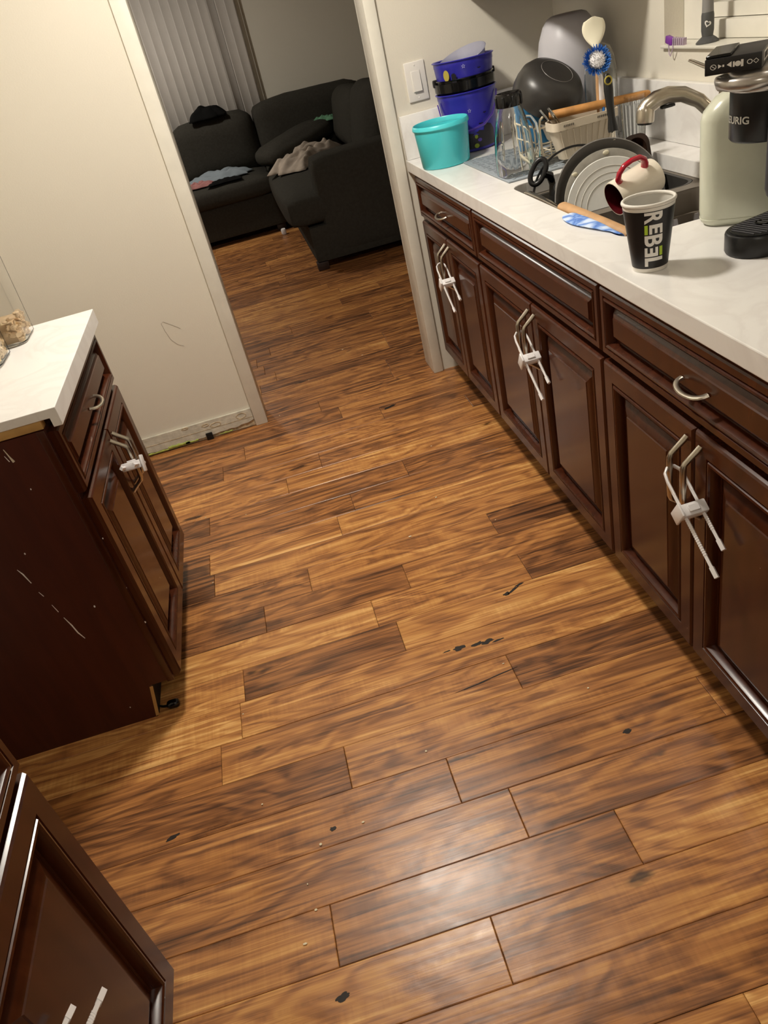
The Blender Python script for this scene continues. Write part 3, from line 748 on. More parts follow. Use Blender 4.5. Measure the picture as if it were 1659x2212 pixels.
# --- light switch
sw = T('light_switch', 'white rocker light switch on the wall beside the door casing', 'light switch', (.609, 0, 1.175))
O('plate', B().box(.569, .649, -.007, -.0003, 1.108, 1.242, .003, 3), 'switchw', sw)
O('rocker_surround', B().box(.5905, .6275, -.0085, -.0071, 1.138, 1.212, .001), 'switchw', sw)
O('rocker', B().loops([[(.593, -.0088, 1.141), (.625, -.0088, 1.141), (.625, -.0088, 1.209), (.593, -.0088, 1.209)], [(.593, -.0155, 1.142), (.625, -.0155, 1.142), (.625, -.0100, 1.209), (.593, -.0100, 1.209)]], True, True, True), 'switchw', sw, smooth=0)
for z in (1.120, 1.230): O('screw', B().lathe([(.0, .0), (.003, .0), (.0028, .001), (.0, .0014)], 12, TM((.609, -.0071, z)) @ Matrix.Rotation(PI / 2, 4, 'X')), 'switchw', sw)

# --- hair on the wall
O('wall_scribble', B().tube([(-.560, -.0012, .517), (-.590, -.0012, .542), (-.618, -.0012, .563), (-.628, -.0012, .558), (-.624, -.0012, .524), (-.614, -.0012, .482), (-.594, -.0012, .454), (-.571, -.0012, .441)], .00045, 5), 'hair', label='thin curved hair stuck to the white wall left of the doorway', cat='hair')
O('black_clip', B().box(-.622, -.592, -.0180, -.0122, .0005, .034, .002), 'black', label='small black tab sticking out under the torn baseboard', cat='tab')

# --- teal tub
cx, cy = .603, -.283
tt = T('plastic_tub', 'open teal plastic tub on the far corner of the worktop', 'tub', (cx, cy, CT))
O('tub_wall', B().lathe([(.0, CT + .0008), (.084, CT + .0008), (.088, CT + .005), (.098, CT + .128), (.095, CT + .128), (.085, CT + .007), (.0, CT + .005)], 48, TM((cx, cy, 0))), 'teal', tt)
O('rim', B().lathe([(.0955, CT + .1285), (.1015, CT + .1285), (.1035, CT + .132), (.1015, CT + .142), (.0985, CT + .145), (.0965, CT + .142), (.0955, CT + .1285)], 48, TM((cx, cy, 0))), 'teal', tt)

# --- nested party buckets
def bucket(cx, cy, z0, h, rb, rt, mat_, label, tilt=(0, 0), prints=True, handle=None, name='party_bucket'):
    t = T(name, label, 'bucket', (cx, cy, z0))
    mx = TM((cx, cy, z0)) @ Matrix.Rotation(tilt[0], 4, 'X') @ Matrix.Rotation(tilt[1], 4, 'Y')
    pr = [(.0, .001), (rb - .004, .001), (rb, .004)] + [(rb + (rt - rb) * k / 6, .004 + (h - .024) * k / 6) for k in range(1, 7)] + [(rt + .001, h - .018), (rt + .001, h - .004), (rt + .006, h - .002), (rt + .0065, h), (rt + .003, h + .0015), (rt - .001, h - .001), (rt - .003, h - .02), (rb - .003, .008), (.0, .005)]
    O('bucket_wall', B().lathe(pr, 48, mx), mat_, t)
    return t, mx
def rfun(rb, rt, h): return lambda y: rb + (rt - rb) * max(0, min(1, y / h))
bx, by = .758, -.130
phi = math.atan2(CAM.y - by, CAM.x - bx)
def bucket_print(t, z0, rb, rt, h, mx_t, up):
    rf = rfun(rb, rt, h - .022)
    inv = Matrix.Identity(4)
    def put(nm, polys, m, n=8, lift=.0005):
        o = O(nm, wrap(slice_bm(poly_bm(polys), n), bx, by, z0, rf, phi, lift), m, t)
        return o
    put('moon_print', [disc(-.066, h * .60, .0125, .018)], 'moon')
    put('star_print', star_ring(.003, h * .70, .0075), 'starw')
    put('haunted_house_print', [[(-.045, h * .42), (-.027, h * .42), (-.027, h * .60), (-.031, h * .60), (-.031, h * .62), (-.041, h * .62), (-.041, h * .60), (-.045, h * .60)]], 'printblack')
    put('bat_print', [[(.030, h * .45), (.036, h * .47), (.040, h * .455), (.044, h * .47), (.050, h * .45), (.043, h * .44), (.040, h * .43), (.037, h * .44)]], 'printblack')
    put('bat_print', [[(.052, h * .62), (.057, h * .635), (.060, h * .62), (.063, h * .635), (.068, h * .62), (.060, h * .605)]], 'printblack')
    if up: return
    hills = [(-.09, .012), (.10, .012), (.10, h * .30), (.085, h * .40), (.078, h * .32), (.06, h * .34), (.055, h * .45), (.048, h * .33), (.03, h * .35), (.012, h * .30), (-.02, h * .34), (-.05, h * .28), (-.09, h * .33)]
    put('night_hill_print', [hills], 'printblack', 16)
    put('witch_hat_print', [[(.004, h * .28), (.028, h * .28), (.018, h * .31), (.016, h * .40), (.012, h * .31)]], 'blue', 4, .0009)
    put('pumpkin_print', [disc(.016, h * .255, .006, .007), disc(.014, h * .10, .009, .008)], 'limeprint', 4, .0009)
    put('sweets_bag_print', [disc(.028, h * .19, .008, .006)], 'purple', 4, .0009)
ZBK = .914
t1, m1 = bucket(bx, by, ZBK + .0005, .205, .088, .108, 'blue', 'lower of the two blue party buckets, standing behind the teal tub')
bucket_print(t1, ZBK, .0888, .1088, .205, m1, False)
# purple carrying strap hanging down the front of the lower bucket
O('strap', B().tube([tuple(Vector((bx, by, 0)) + aim(phi + a) * r + Vector((0, 0, z))) for a, r, z in ((1.30, .114, 1.100), (1.10, .116, 1.065), (.80, .118, 1.030), (.45, .118, 1.005), (.05, .116, .995), (-.30, .116, .990), (-.7, .116, 1.0), (-1.1, .115, 1.04), (-1.30, .114, 1.09))], .0042, 8, flat=(1.6, .55)), 'purple', t1)
t2, m2 = bucket(bx, by, ZBK + .012, .240, .084, .103, 'blackgloss', 'black bucket nested between the two blue party buckets', tilt=(0, 0))
for a in (PI / 2 + .25, -PI / 2 + .1):
    c = Vector((bx, by, 1.160)) + aim(phi + a) * .108
    O('strap_clip', B().cushion(c.x - .009, c.x + .009, c.y - .009, c.y + .009, 1.146, 1.172, .004, 0, 3), 'black', t2)
O('rim_band', B().lathe([(.105, 1.127), (.112, 1.128), (.1135, 1.157), (.106, 1.158)], 48, TM((bx, by, 0))), 'blackgloss', t2)
t3, m3 = bucket(bx, by, ZBK + .062, .246, .082, .1075, 'blue', 'upper of the two blue party buckets, with a frosted lid in it', tilt=(-.02, .02))
bucket_print(t3, 1.063, .1010, .1105, .20, m3, True)
fl = T('frosted_lid', 'frosted clear bowl tipped inside the top blue bucket', 'bowl', (bx, by, 1.17))
fmx = TM((bx + .006, by + .005, 1.202)) @ Matrix.Rotation(-.30, 4, 'Y') @ Matrix.Rotation(.12, 4, 'X')
O('bowl_wall', B().lathe([(.0, -.055), (.055, -.055), (.075, -.03), (.094, .022), (.098, .024), (.095, .026), (.073, -.028), (.053, -.052), (.0, -.052)], 40, fmx), 'frost', fl)

# --- drying mat
mt = T('drying_mat', 'grey silicone drying mat under the glass blender jar', 'mat', (.84, -.6, CT))
O('mat_base', B().box(.642, 1.060, -.846, -.368, CT + .0005, CT + .006, .0025), 'matgrey', mt)
rg = B()
for i in range(15):
    for j in range(16):
        x = .658 + i * .0268; y = -.834 + j * .0292
        w_, h_ = (.022, .010) if (i + j) % 2 else (.010, .022)
        rg.box(x - w_ / 2 + .008, x + w_ / 2 + .008, y - h_ / 2 + .010, y + h_ / 2 + .010, CT + .0058, CT + .0078)
o = O('ridge_pattern', rg, 'matgrey', mt, smooth=0); o['kind'] = 'stuff'
ZM = CT + .0082

# --- upturned glass blender jar
jx, jy = .697, -.770
jr = math.atan2(CAM.y - jy, CAM.x - jx) + PI / 2
jt = T('blender_jar', 'upturned clear glass blender jar with a black collar on the drying mat', 'blender jar', (jx, jy, ZM), (0, 0, jr + .35))
def sq(r, z, k=.35, n=32, dx=0):
    pts = []
    for i in range(n):
        a = 2 * PI * i / n; c, s_ = math.cos(a), math.sin(a); q = (abs(c) ** (2 / (1 - k * .6)) + abs(s_) ** (2 / (1 - k * .6))) ** (-(1 - k * .6) / 2)
        pts.append((r * q * c + dx, r * q * s_, z))
    return pts
b = B(); b.loops([sq(.0535, .001, .9), sq(.055, .004, .9), sq(.0535, .06, .9), sq(.050, .11, .8), sq(.044, .15, .5), sq(.037, .182, .2), sq(.034, .190, .1), sq(.034, .205, 0), sq(.0315, .205, 0), sq(.0315, .188, .1), sq(.035, .178, .2), sq(.041, .148, .5), sq(.047, .109, .8), sq(.0505, .06, .9), sq(.051, .001, .9), sq(.0535, .001, .9)])
O('glass_body', b, 'glass', jt, world=False)
fl_ = B()
for a in (.4, 1.2, 2.0, 3.6, 4.4, 5.2):
    fl_.tube([(.0475 * math.cos(a), .0475 * math.sin(a), .05), (.045 * math.cos(a), .045 * math.sin(a), .11), (.038 * math.cos(a), .038 * math.sin(a), .155)], [.002, .004, .002], 6)
O('moulded_rib', fl_, 'glass', jt, world=False)
O('jar_handle', B().tube([(.046, 0, .150), (.062, 0, .146), (.074, 0, .125), (.078, 0, .09), (.077, 0, .05), (.073, 0, .026), (.060, 0, .020), (.052, 0, .024)], [.007, .0075, .008, .008, .008, .009, .009, .007], 12, flat=(1, 1.2)), 'glass', jt, world=False)
b = B(); n_ = 24
b.lathe([(.030, .192), (.0385, .192), (.0395, .196), (.0395, .224), (.038, .228), (.034, .229), (.033, .222), (.0, .218)], 48)
col_ = O('collar', b, 'blackgloss', jt, world=False)
for i in range(8):
    O('grip_rib', B().box(.0385, .0425, -.004, .004, .194, .222, .001, 1, Matrix.Rotation(2 * PI * i / 8, 4, 'Z')), 'black', col_, world=False)

# --- paper cup with lettering
cx, cy = .579, -1.838
phi = math.atan2(CAM.y - cy, CAM.x - cx)
H_ = .134; RB_, RT_ = .0325, .0495
pc = T('paper_cup', 'black and white paper cup reading REBEL on the front edge of the worktop', 'cup', (cx, cy, CT))
rf = lambda y: RB_ + (RT_ - RB_) * y / H_
O('cup_wall', B().lathe([(RB_ - .003, CT + .0006), (RB_, CT + .0006), (rf(.008), CT + .008), (rf(.121), CT + .121), (rf(.126), CT + .126)], 48, TM((cx, cy, 0))), 'cupw', pc)
O('black_sleeve', B().lathe([(rf(.0085) + .0003, CT + .0085), (rf(.120) + .0003, CT + .120)], 64, TM((cx, cy, 0))), 'cupb', pc)
O('rolled_rim', B().lathe([(RT_ - .0018 + .0032 * math.cos(a), CT + H_ - .004 + .0036 * math.sin(a)) for a in [2 * PI * i / 10 for i in range(11)]], 56, TM((cx, cy, 0))), 'cupw', pc)
O('inner_wall', B().lathe([(RT_ - .003, CT + H_ - .004), (rf(.06) - .0018, CT + .06), (RB_ - .001, CT + .014), (.0, CT + .014)], 48, TM((cx, cy, 0))), 'cupin', pc)
# letters run downwards: text x -> down the cup, text y -> to the right
def cup_letters(bm, m, nm):
    for v in bm.verts:
        v.co = Vector((v.co.y, v.co.x * -1 + .1185, 0))
    slice_bm(bm, 8)
    O(nm, wrap(bm, cx, cy, CT, rf, phi + .10, .0009), m, pc)
LH = .0335; oy = -.0130
def text_letter(ch, wx):
    bm = text_bm(ch, 1.0, .028)
    xs = [v.co.x for v in bm.verts]; ys = [v.co.y for v in bm.verts]
    for v in bm.verts: v.co = Vector(((v.co.x - min(xs)) / (max(xs) - min(xs)) * wx, (v.co.y - min(ys)) / (max(ys) - min(ys)) * LH, 0))
    return bm
def shift(bm, dx, dy):
    for v in bm.verts: v.co.x += dx; v.co.y += dy
    return bm
def rect(x0, x1, y0, y1): return [(x0, y0), (x1, y0), (x1, y1), (x0, y1)]
x = 0; LW = .0215; bar = .0062; st = .0070; gap_ = .0022
whites = []; 
cup_letters(shift(text_letter('R', LW), 0, oy), 'letter', 'printed_letter')
x = LW + gap_
e0 = LH * .26; eb = .0052; em = (e0 + LH) / 2
cup_letters(shift(poly_bm([rect(0, st, e0, LH), rect(st, LW * .84, LH - eb, LH), rect(st, LW * .78, em - eb / 2, em + eb / 2), rect(st, LW * .84, e0, e0 + eb)]), x, oy), 'letter', 'printed_letter')
cup_letters(shift(poly_bm([rect(0, LW * .84, 0, LH * .18)]), x, oy), 'limebar', 'lime_bar')
x += LW * .84 + gap_
cup_letters(shift(text_letter('B', LW), x, oy), 'letter', 'printed_letter')
x += LW + gap_
W3 = LW * .84
e1 = LH * .74; em = e1 / 2
cup_letters(shift(poly_bm([rect(W3 - st, W3, 0, e1), rect(0, W3 - st, 0, eb), rect(W3 * .07, W3 - st, em - eb / 2, em + eb / 2), rect(0, W3 - st, e1 - eb, e1)]), x, oy), 'letter', 'printed_letter')
cup_letters(shift(poly_bm([rect(0, W3, LH * .82, LH)]), x, oy), 'limebar', 'lime_bar')
x += W3 + gap_
cup_letters(shift(poly_bm([rect(0, st, 0, LH), rect(st, LW * .8, 0, bar)]), x, oy), 'letter', 'printed_letter')

# --- jug of pale soap
gx, gy = .868, -1.716
ga = math.atan2(CAM.y - gy, CAM.x - gx) + PI / 2
sj = T('soap_jug', 'clear jug of pale green liquid between the sink and the coffee maker', 'jug', (gx, gy, CT), (0, 0, ga))
def rr2(hx, hy, r, z): return [(p[0], p[1], z) for p in rrect(-hx, hx, -hy, hy, min(r, hx * .98, hy * .98), 0, 5)]
b = B(); b.loops([rr2(.085, .045, .03, .001), rr2(.093, .050, .035, .008), rr2(.096, .052, .037, .03), rr2(.096, .052, .037, .205), rr2(.092, .050, .037, .218), rr2(.070, .042, .035, .243), rr2(.030, .028, .027, .262), rr2(.022, .022, .0215, .268), rr2(.020, .020, .0195, .303), rr2(.024, .024, .0235, .293), rr2(.024, .024, .0235, .308), rr2(.019, .019, .0185, .310)], True, True, True)
O('jug_body', b, 'soap', sj, world=False)
O('mould_line', B().tube(rr2(.0945, .0505, .036, .014) + [rr2(.0945, .0505, .036, .014)[0]], .0012, 6), 'soap', sj, world=False)

# --- coffee maker
kx, ky, ka = .709, -1.917, math.radians(15)
km = T('coffee_maker', 'black and silver pod coffee maker at the right edge of the worktop', 'coffee maker', (kx, ky, CT), (0, 0, ka))
def dshape(x0, x1, hw, z, n=12, r2=.012):
    # rounded nose at x0 (front), squarer tail at x1
    pts = []
    for i in range(n + 1):
        a = PI / 2 + PI * i / n; pts.append((x0 + hw + hw * math.cos(a), hw * math.sin(a), z))
    for cx_, cy_, a0 in ((x1 - r2, -hw + r2, -PI / 2), (x1 - r2, hw - r2, 0)):
        for i in range(4): a = a0 + PI / 2 * i / 3; pts.append((cx_ + r2 * math.cos(a), cy_ + r2 * math.sin(a), z))
    return pts
O('base', B().loops([dshape(.002, .208, .055, .0008), dshape(0, .21, .057, .004), dshape(0, .21, .057, .036), dshape(.003, .207, .054, .040)], True, True, True), 'black', km, world=False, smooth=50)
tray = O('drip_tray', B().loops([dshape(.008, .150, .047, .0402), dshape(.008, .150, .047, .0425), dshape(.012, .146, .043, .0432)], True, True, True), 'black', km, world=False)
gb = B()
for i in range(13):
    x_ = .020 + i * .0095; hw = math.sqrt(max(.0001, .040 ** 2 - max(0, .052 - x_) ** 2 * .9))
    gb.tube([(x_, -hw, .0438), (x_, hw, .0438)], .0016, 6)
O('grille_bar', gb, 'rubber', tray, world=False)
O('drain_hole', B().lathe([(.0, .0445), (.012, .0445), (.0125, .046), (.0145, .046), (.0145, .0434)], 20, TM((.078, .006, 0))), 'blackgloss', tray, world=False)
O('column', B().box(.142, .202, -.052, .052, .0405, .250, .012, 3), 'black', km, world=False)
O('tank_panel', B().cushion(-.012, .034, -.135, -.0600, .116, .252, .018, .001, 6), 'rubber', km, world=False)
O('tank_bracket', B().box(.024, .050, -.075, -.046, .210, .245, .004), 'black', km, world=False)
O('brew_head', B().loops([dshape(.006, .20, .054, .203), dshape(.002, .202, .056, .207), dshape(.002, .202, .056, .284)], True, True, True), 'black', km, world=False, smooth=50)
O('silver_band', B().loops([dshape(.002, .202, .0565, .2842), dshape(-.001, .204, .0575, .288), dshape(-.001, .204, .0575, .312), dshape(.004, .20, .053, .319), dshape(.008, .196, .049, .320)], True, True, True), 'silver', km, world=False, smooth=50)
O('lever', B().tube([(.030, .058, .304), (.005, .054, .303), (-.014, .032, .302), (-.020, 0, .302), (-.014, -.032, .302), (.005, -.054, .303), (.030, -.058, .304)], [.006, .008, .0095, .010, .0095, .008, .006], 12, flat=(1.1, .8)), 'silver', km, world=False)
bm = text_bm('KEURIG', .0165, .0004); slice_bm(bm, 24)
xs = [v.co.x for v in bm.verts]; wdt = max(xs) - min(xs)
for v in bm.verts: v.co.x = (v.co.x - min(xs)) * 1.15; 
# lettering starts on the hidden left side of the nose and runs round the front
def on_nose(bm, z0, start):
    R0 = .056
    for v in bm.verts:
        s_ = v.co.x + start; a = PI + s_ / R0
        v.co = Vector((.002 + R0 + (R0 + .0006) * math.cos(a), (R0 + .0006) * math.sin(a), z0 + v.co.y))
    b = B(); b.bm.free(); b.bm = bm; return b
O('brand_lettering', on_nose(bm, .236, .017 - (max(v.co.x for v in bm.verts))), 'greyletter', km, world=False)

# --- black carton lying on the coffee maker
bxm = T('black_carton', 'small black carton with white icons lying on top of the coffee maker', 'carton', (.690, -1.922, CT + .3205), (0, 0, math.radians(50)))
O('carton_body', B().box(0, .130, -.044, .044, .0006, .0250, .0012), 'cupb', bxm, world=False)
O('open_flap', B().box(.004, .110, .004, .043, .0253, .0300, .001, 1), 'blackgloss', bxm, world=False)
def on_end(polys, m, nm):   # carton end that faces the room: x = -.030 plane, horizontal axis -y
    bm = poly_bm(polys)
    for v in bm.verts: v.co = Vector((-.0006, -v.co.x * .95, v.co.y * .80))
    b = B(); b.bm.free(); b.bm = bm; return O(nm, b, m, bxm, world=False, smooth=0)
ic = []
def ring_poly(cx_, cy_, r, w, n=16):
    return [[(cx_ + r * math.cos(2 * PI * i / n), cy_ + r * math.sin(2 * PI * i / n)), (cx_ + r * math.cos(2 * PI * (i + 1) / n), cy_ + r * math.sin(2 * PI * (i + 1) / n)), (cx_ + (r - w) * math.cos(2 * PI * (i + 1) / n), cy_ + (r - w) * math.sin(2 * PI * (i + 1) / n)), (cx_ + (r - w) * math.cos(2 * PI * i / n), cy_ + (r - w) * math.sin(2 * PI * i / n))] for i in range(n)]
on_end(ring_poly(-.032, .016, .0052, .0011) + [[(-.0362, .0188), (-.0354, .0196), (-.0278, .0132), (-.0286, .0124)]], 'letter', 'icon')
on_end([[(-.024, .012), (-.018, .016), (-.024, .020)], rect(-.017, -.014, .014, .018)], 'letter', 'icon')
on_end([[(-.010, .0165), (-.002, .011), (-.002, .022)]], 'letter', 'icon')
on_end([disc(.008, .016, .0050), rect(.013, .017, .0095, .0225), rect(.0, .003, .011, .021)], 'letter', 'icon')
on_end(ring_poly(.027, .016, .0045, .0012), 'letter', 'icon')
on_end(ring_poly(.037, .016, .0048, .0012, 4) , 'letter', 'icon')
bc = B()
for i in range(11): bc.box(.032 + i * .004, .032 + i * .004 + random.choice((.001, .002)), -.0448, -.0443, .009, .018)
bars = O('barcode_bars', bc, 'cupb', bxm, world=False, smooth=0)
O('barcode_label', B().box(.028, .080, -.0444, -.0440, .006, .021), 'letter', bxm, world=False, smooth=0)

# --- faucet
fx, fy = 1.105, -1.262
fa = T('kitchen_faucet', 'brushed nickel pull-out faucet behind the double sink', 'faucet', (fx, fy, CT))
O('base_flange', B().lathe([(.0, CT + .0008), (.029, CT + .0008), (.029, CT + .006), (.024, CT + .012), (.0, CT + .012)], 28, TM((fx, fy, 0))), 'nickel', fa)
O('body', B().lathe([(.022, CT + .010), (.022, CT + .11), (.024, CT + .13), (.025, CT + .175), (.022, CT + .195), (.012, CT + .205), (.0, CT + .206)], 28, TM((fx, fy, 0))), 'nickel', fa)
sp = O('spout', B().tube([(1.098, -1.255, 1.000), (1.075, -1.240, 1.035), (1.045, -1.225, 1.072), (1.010, -1.208, 1.094), (.975, -1.196, 1.100), (.945, -1.190, 1.096), (.922, -1.186, 1.084), (.910, -1.184, 1.072)], [.0165, .0165, .0175, .019, .0205, .0215, .021, .019], 20), 'nickel', fa)
O('spray_head', B().lathe([(.0, -.028), (.0225, -.028), (.0235, -.022), (.0225, -.002), (.019, .012), (.010, .020), (.0, .021)], 24, TM((.918, -1.186, 1.076)) @ Matrix.Rotation(.12, 4, 'Y')), 'nickel', fa)
O('spray_face', B().lathe([(.0, -.033), (.0185, -.033), (.020, -.0285)], 24, TM((.918, -1.186, 1.076)) @ Matrix.Rotation(.12, 4, 'Y')), 'black', fa)
O('spray_button', B().cushion(.955, .992, -1.204, -1.188, 1.070, 1.078, .003, 0, 3), 'black', fa)
O('lever', B().tube([(fx - .005, fy + .0, 1.125), (1.095, -1.222, 1.132), (1.088, -1.175, 1.140), (1.082, -1.138, 1.150), (1.080, -1.120, 1.154)], [.010, .0085, .0065, .0055, .005], 12, flat=(.7, 1.3)), 'nickel', fa)

# --- things on the window sill
bs = T('bottle_brush', 'grey-handled bottle brush standing on the window sill', 'brush', (XW + .03, -1.012, WZ0 + .002))
hx, hy, hz = XW + .022, -1.010, WZ0 + .0025
O('suction_foot', B().lathe([(.0, hz), (.030, hz), (.030, hz + .003), (.022, hz + .010), (.014, hz + .016), (.0, hz + .016)], 28, TM((hx, hy, 0))), 'brushdark', bs)
O('lower_grip', B().lathe([(.014, hz + .014), (.0165, hz + .030), (.0165, hz + .065), (.015, hz + .072)], 24, TM((hx, hy, 0)), True, True), 'brushdark', bs)
O('upper_handle', B().lathe([(.015, hz + .0722), (.0135, hz + .13), (.010, hz + .19), (.004, hz + .21)], 24, TM((hx, hy, 0)), True, True), 'brushgrey', bs)
ph = math.atan2(CAM.y - hy, CAM.x - hx)
def heart(s_):
    return [(s_ * .0165 * (math.sin(t) ** 3) , s_ * .001 * (13 * math.cos(t) - 5 * math.cos(2 * t) - 2 * math.cos(3 * t) - math.cos(4 * t))) for t in [2 * PI * i / 28 for i in range(28)]]
P = heart(.55); Q = heart(.30)
hb = poly_bm([[P[i], P[(i + 1) % 28], Q[(i + 1) % 28], Q[i]] for i in range(28)])
for v in hb.verts: x_, y_ = v.co.x, v.co.y; v.co.x, v.co.y = x_ * .93 + y_ * .35, y_ * .93 - x_ * .35 + .046
O('heart_emblem', wrap(hb, hx, hy, hz, lambda y: .0166, ph, .0006), 'letter', bs)
O('brush_stem', B().tube([(hx, hy, hz + .205), (hx, hy, hz + .30)], .0025, 8), 'steel', bs)
O('bristle_head', B().lathe([(.004, hz + .28), (.02, hz + .29), (.024, hz + .33), (.016, hz + .36), (.0, hz + .37)], 20, TM((hx, hy, 0))), 'bristlew', bs)
vb = T('violet_comb', 'small violet and clear plastic clip on the edge of the window sill', 'clip', (XW, -.90, WZ0))
mv = TM((XW - .004, -.862, WZ0 + .013)) @ Matrix.Rotation(.25, 4, 'X')
O('clip_body', B().box(-.007, .008, -.018, .020, -.010, .010, .003, 2, mv), 'violet', vb)
for i in range(6): O('comb_tooth', B().box(-.006, .007, -.024 - i * .0105, -.0195 - i * .0105, -.010, .010, .001, 1, TM((XW - .004, -.862, WZ0 + .0135 + .0005 * i)) @ Matrix.Rotation(.08, 4, 'X')), 'violetpale', vb)
O('spring_loop', B().tube([(XW - .013, -.866, WZ0 + .006), (XW - .014, -.872, WZ0 - .020), (XW - .014, -.878, WZ0 - .024), (XW - .014, -.892, WZ0 - .004), (XW - .013, -.890, WZ0 + .006)], .0018, 6), 'violetpale', vb)

# ================================================================== DISH RACK AND WHAT STANDS IN IT
dr = T('dish_rack', 'cream wire dish rack standing on the drying mat', 'dish rack', (.92, -.6, ZM))
rx0, rx1, ry0, ry1 = .782, .990, -.775, -.565
def wire(pts, nm='wire', r=.0026): O(nm, B().tube(pts, r, 8), 'wire', dr)
def ringz(z): return [(rx0, ry0, z), (rx1, ry0, z), (rx1, ry1, z), (rx0, ry1, z), (rx0, ry0, z)]
def rounded(z, r=.02):
    p = rrect(rx0, rx1, ry0, ry1, r, z, 5); return p + [p[0]]
wire(rounded(ZM + .018), 'bottom_frame', .0030); wire(rounded(1.030), 'top_frame', .0032); wire(rounded(.985), 'middle_frame', .0024)
for x_ in (.815, .85, .885, .92, .955): wire([(x_, ry0, .985), (x_, ry0, ZM + .019), (x_, ry1, ZM + .019), (x_, ry1, 1.030)])
for y_ in (-.73, -.69, -.65, -.61): wire([(rx0, y_, 1.030), (rx0, y_, ZM + .0165), (rx1, y_, ZM + .0165), (rx1, y_, 1.030)])
for (x_, y_) in ((rx0, ry0), (rx1, ry0), (rx1, ry1), (rx0, ry1)):
    sx = 1 if x_ == rx0 else -1
    wire([(x_ + sx * .018, y_ * .985, 1.058), (x_ + sx * .006, y_ * .995, 1.052), (x_ + sx * .001, y_, 1.036), (x_ + sx * .003, y_, .97), (x_ + sx * .010, y_, ZM + .003)], 'corner_post', .0036)
ub = T('utensil_basket', 'cream ribbed plastic utensil basket on the front of the dish rack', 'basket', (.91, -.81, ZM))
b0 = [rrect(.826, .980, -.840, -.790, .015, ZM + .012), rrect(.800, 1.000, -.858, -.784, .018, 1.022), rrect(.794, 1.006, -.862, -.780, .020, 1.0225), rrect(.794, 1.006, -.862, -.780, .020, 1.045), rrect(.798, 1.002, -.858, -.784, .018, 1.045), rrect(.803, .997, -.855, -.787, .016, 1.02), rrect(.829, .977, -.837, -.793, .014, ZM + .015)]
O('basket_wall', B().loops(b0, True, True, True), 'cream', ub)
for i in range(9):
    f = (i + .5) / 9
    O('rib', B().tube([(.830 + .146 * f, -.842, ZM + .016), (.804 + .192 * f, -.8595, 1.021)], .0022, 6), 'cream', ub)
for f0 in (.12, .68):
    for i in range(6):
        O('vent_slot', B().tube([(.803 + .192 * (f0 + i * .03), -.8632, 1.031), (.803 + .192 * (f0 + i * .03) + .0015, -.8632, 1.037)], .0011, 5), 'black', ub)
# the basket's hooks over the rack
for x_ in (.84, .98): O('hook', B().box(x_ - .006, x_ + .006, -.782, -.768, 1.036, 1.044, .002), 'cream', ub)

# upturned deep pan on top
axis = Vector((.30, -.52, .80)).normalized()
def frame_z(n, c):
    z = Vector(n).normalized(); x_ = Vector((0, 0, 1)).cross(z)
    if x_.length < 1e-4: x_ = Vector((1, 0, 0))
    x_.normalize(); y_ = z.cross(x_)
    return Matrix(((x_.x, y_.x, z.x, c[0]), (x_.y, y_.y, z.y, c[1]), (x_.z, y_.z, z.z, c[2]), (0, 0, 0, 1)))
wk = T('deep_pan', 'upturned black nonstick deep pan perched on the dish rack', 'pan', (.89, -.62, 1.08))
wm = frame_z(axis, (.885, -.635, 1.118))
O('pan_bowl', B().lathe([(.107, -.046), (.111, -.044), (.1125, -.03), (.111, -.008), (.104, .018), (.088, .038), (.066, .049), (.055, .0515), (.0, .0515), ], 56, wm), 'panblack', wk)
O('pan_lining', B().lathe([(.107, -.046), (.105, -.03), (.098, .012), (.083, .032), (.06, .043), (.0, .045)], 48, wm), 'black', wk)
O('base_ring', B().lathe([(.0510, .0512), (.0520, .0524), (.0530, .0512)], 48, wm), 'pangrey', wk)
# ivory mixing bowl and steel spoons under it
mb = T('mixing_bowl', 'ivory bowl tucked under the black pan in the dish rack', 'bowl', (.92, -.62, ZM + .02))
O('bowl_wall', B().lathe([(.0, ZM + .022), (.045, ZM + .022), (.07, ZM + .05), (.085, ZM + .095), (.088, ZM + .10), (.082, ZM + .098), (.066, ZM + .052), (.042, ZM + .027), (.0, ZM + .027)], 40, TM((.92, -.668, 0))), 'cream', mb)
for i, (x_, y_, lean, sc_) in enumerate(((.822, -.805, -.045, 1.0), (.832, -.815, -.030, .9), (.846, -.822, -.050, 1.08))):
    sp_ = T('steel_spoon', ('steel spoon leaning out of the left end of the utensil basket', 'short steel spoon behind the rolling pin end in the basket', 'tall steel spoon next to the rolling pin end in the basket')[i], 'spoon', (x_, y_, ZM + .02), group='steel spoons in the utensil basket')
    O('spoon_handle', B().tube([(x_ + .03, y_, ZM + .030), (x_ + .01, y_, .99), (x_ + lean * .4, y_ + .004, 1.050), (x_ + lean * .9, y_ + .008, 1.085 * (.99 + .01 * sc_))], [.003, .003, .0048, .0065], 8, flat=(.5, 1.3)), 'steel', sp_)
    O('spoon_bowl', B().lathe([(.0, -.005), (.008, -.004), (.0145, .001), (.0138, .002), (.007, -.002), (.0, -.003)], 20, frame_z((-.3, -.8, .1), (x_ + .032, y_, ZM + .030)) @ Matrix.Diagonal((.8, 1.2, 1, 1))), 'steel', sp_)
# blue board behind
O('cutting_board', B().box(-.140, .070, -.005, .005, 0, .178, .004, 2, TM((.925, -.580, ZM + .022)) @ Matrix.Rotation(-.06, 4, 'X')), 'ltblue', label='blue cutting board upright behind the black pan in the rack', cat='cutting board')
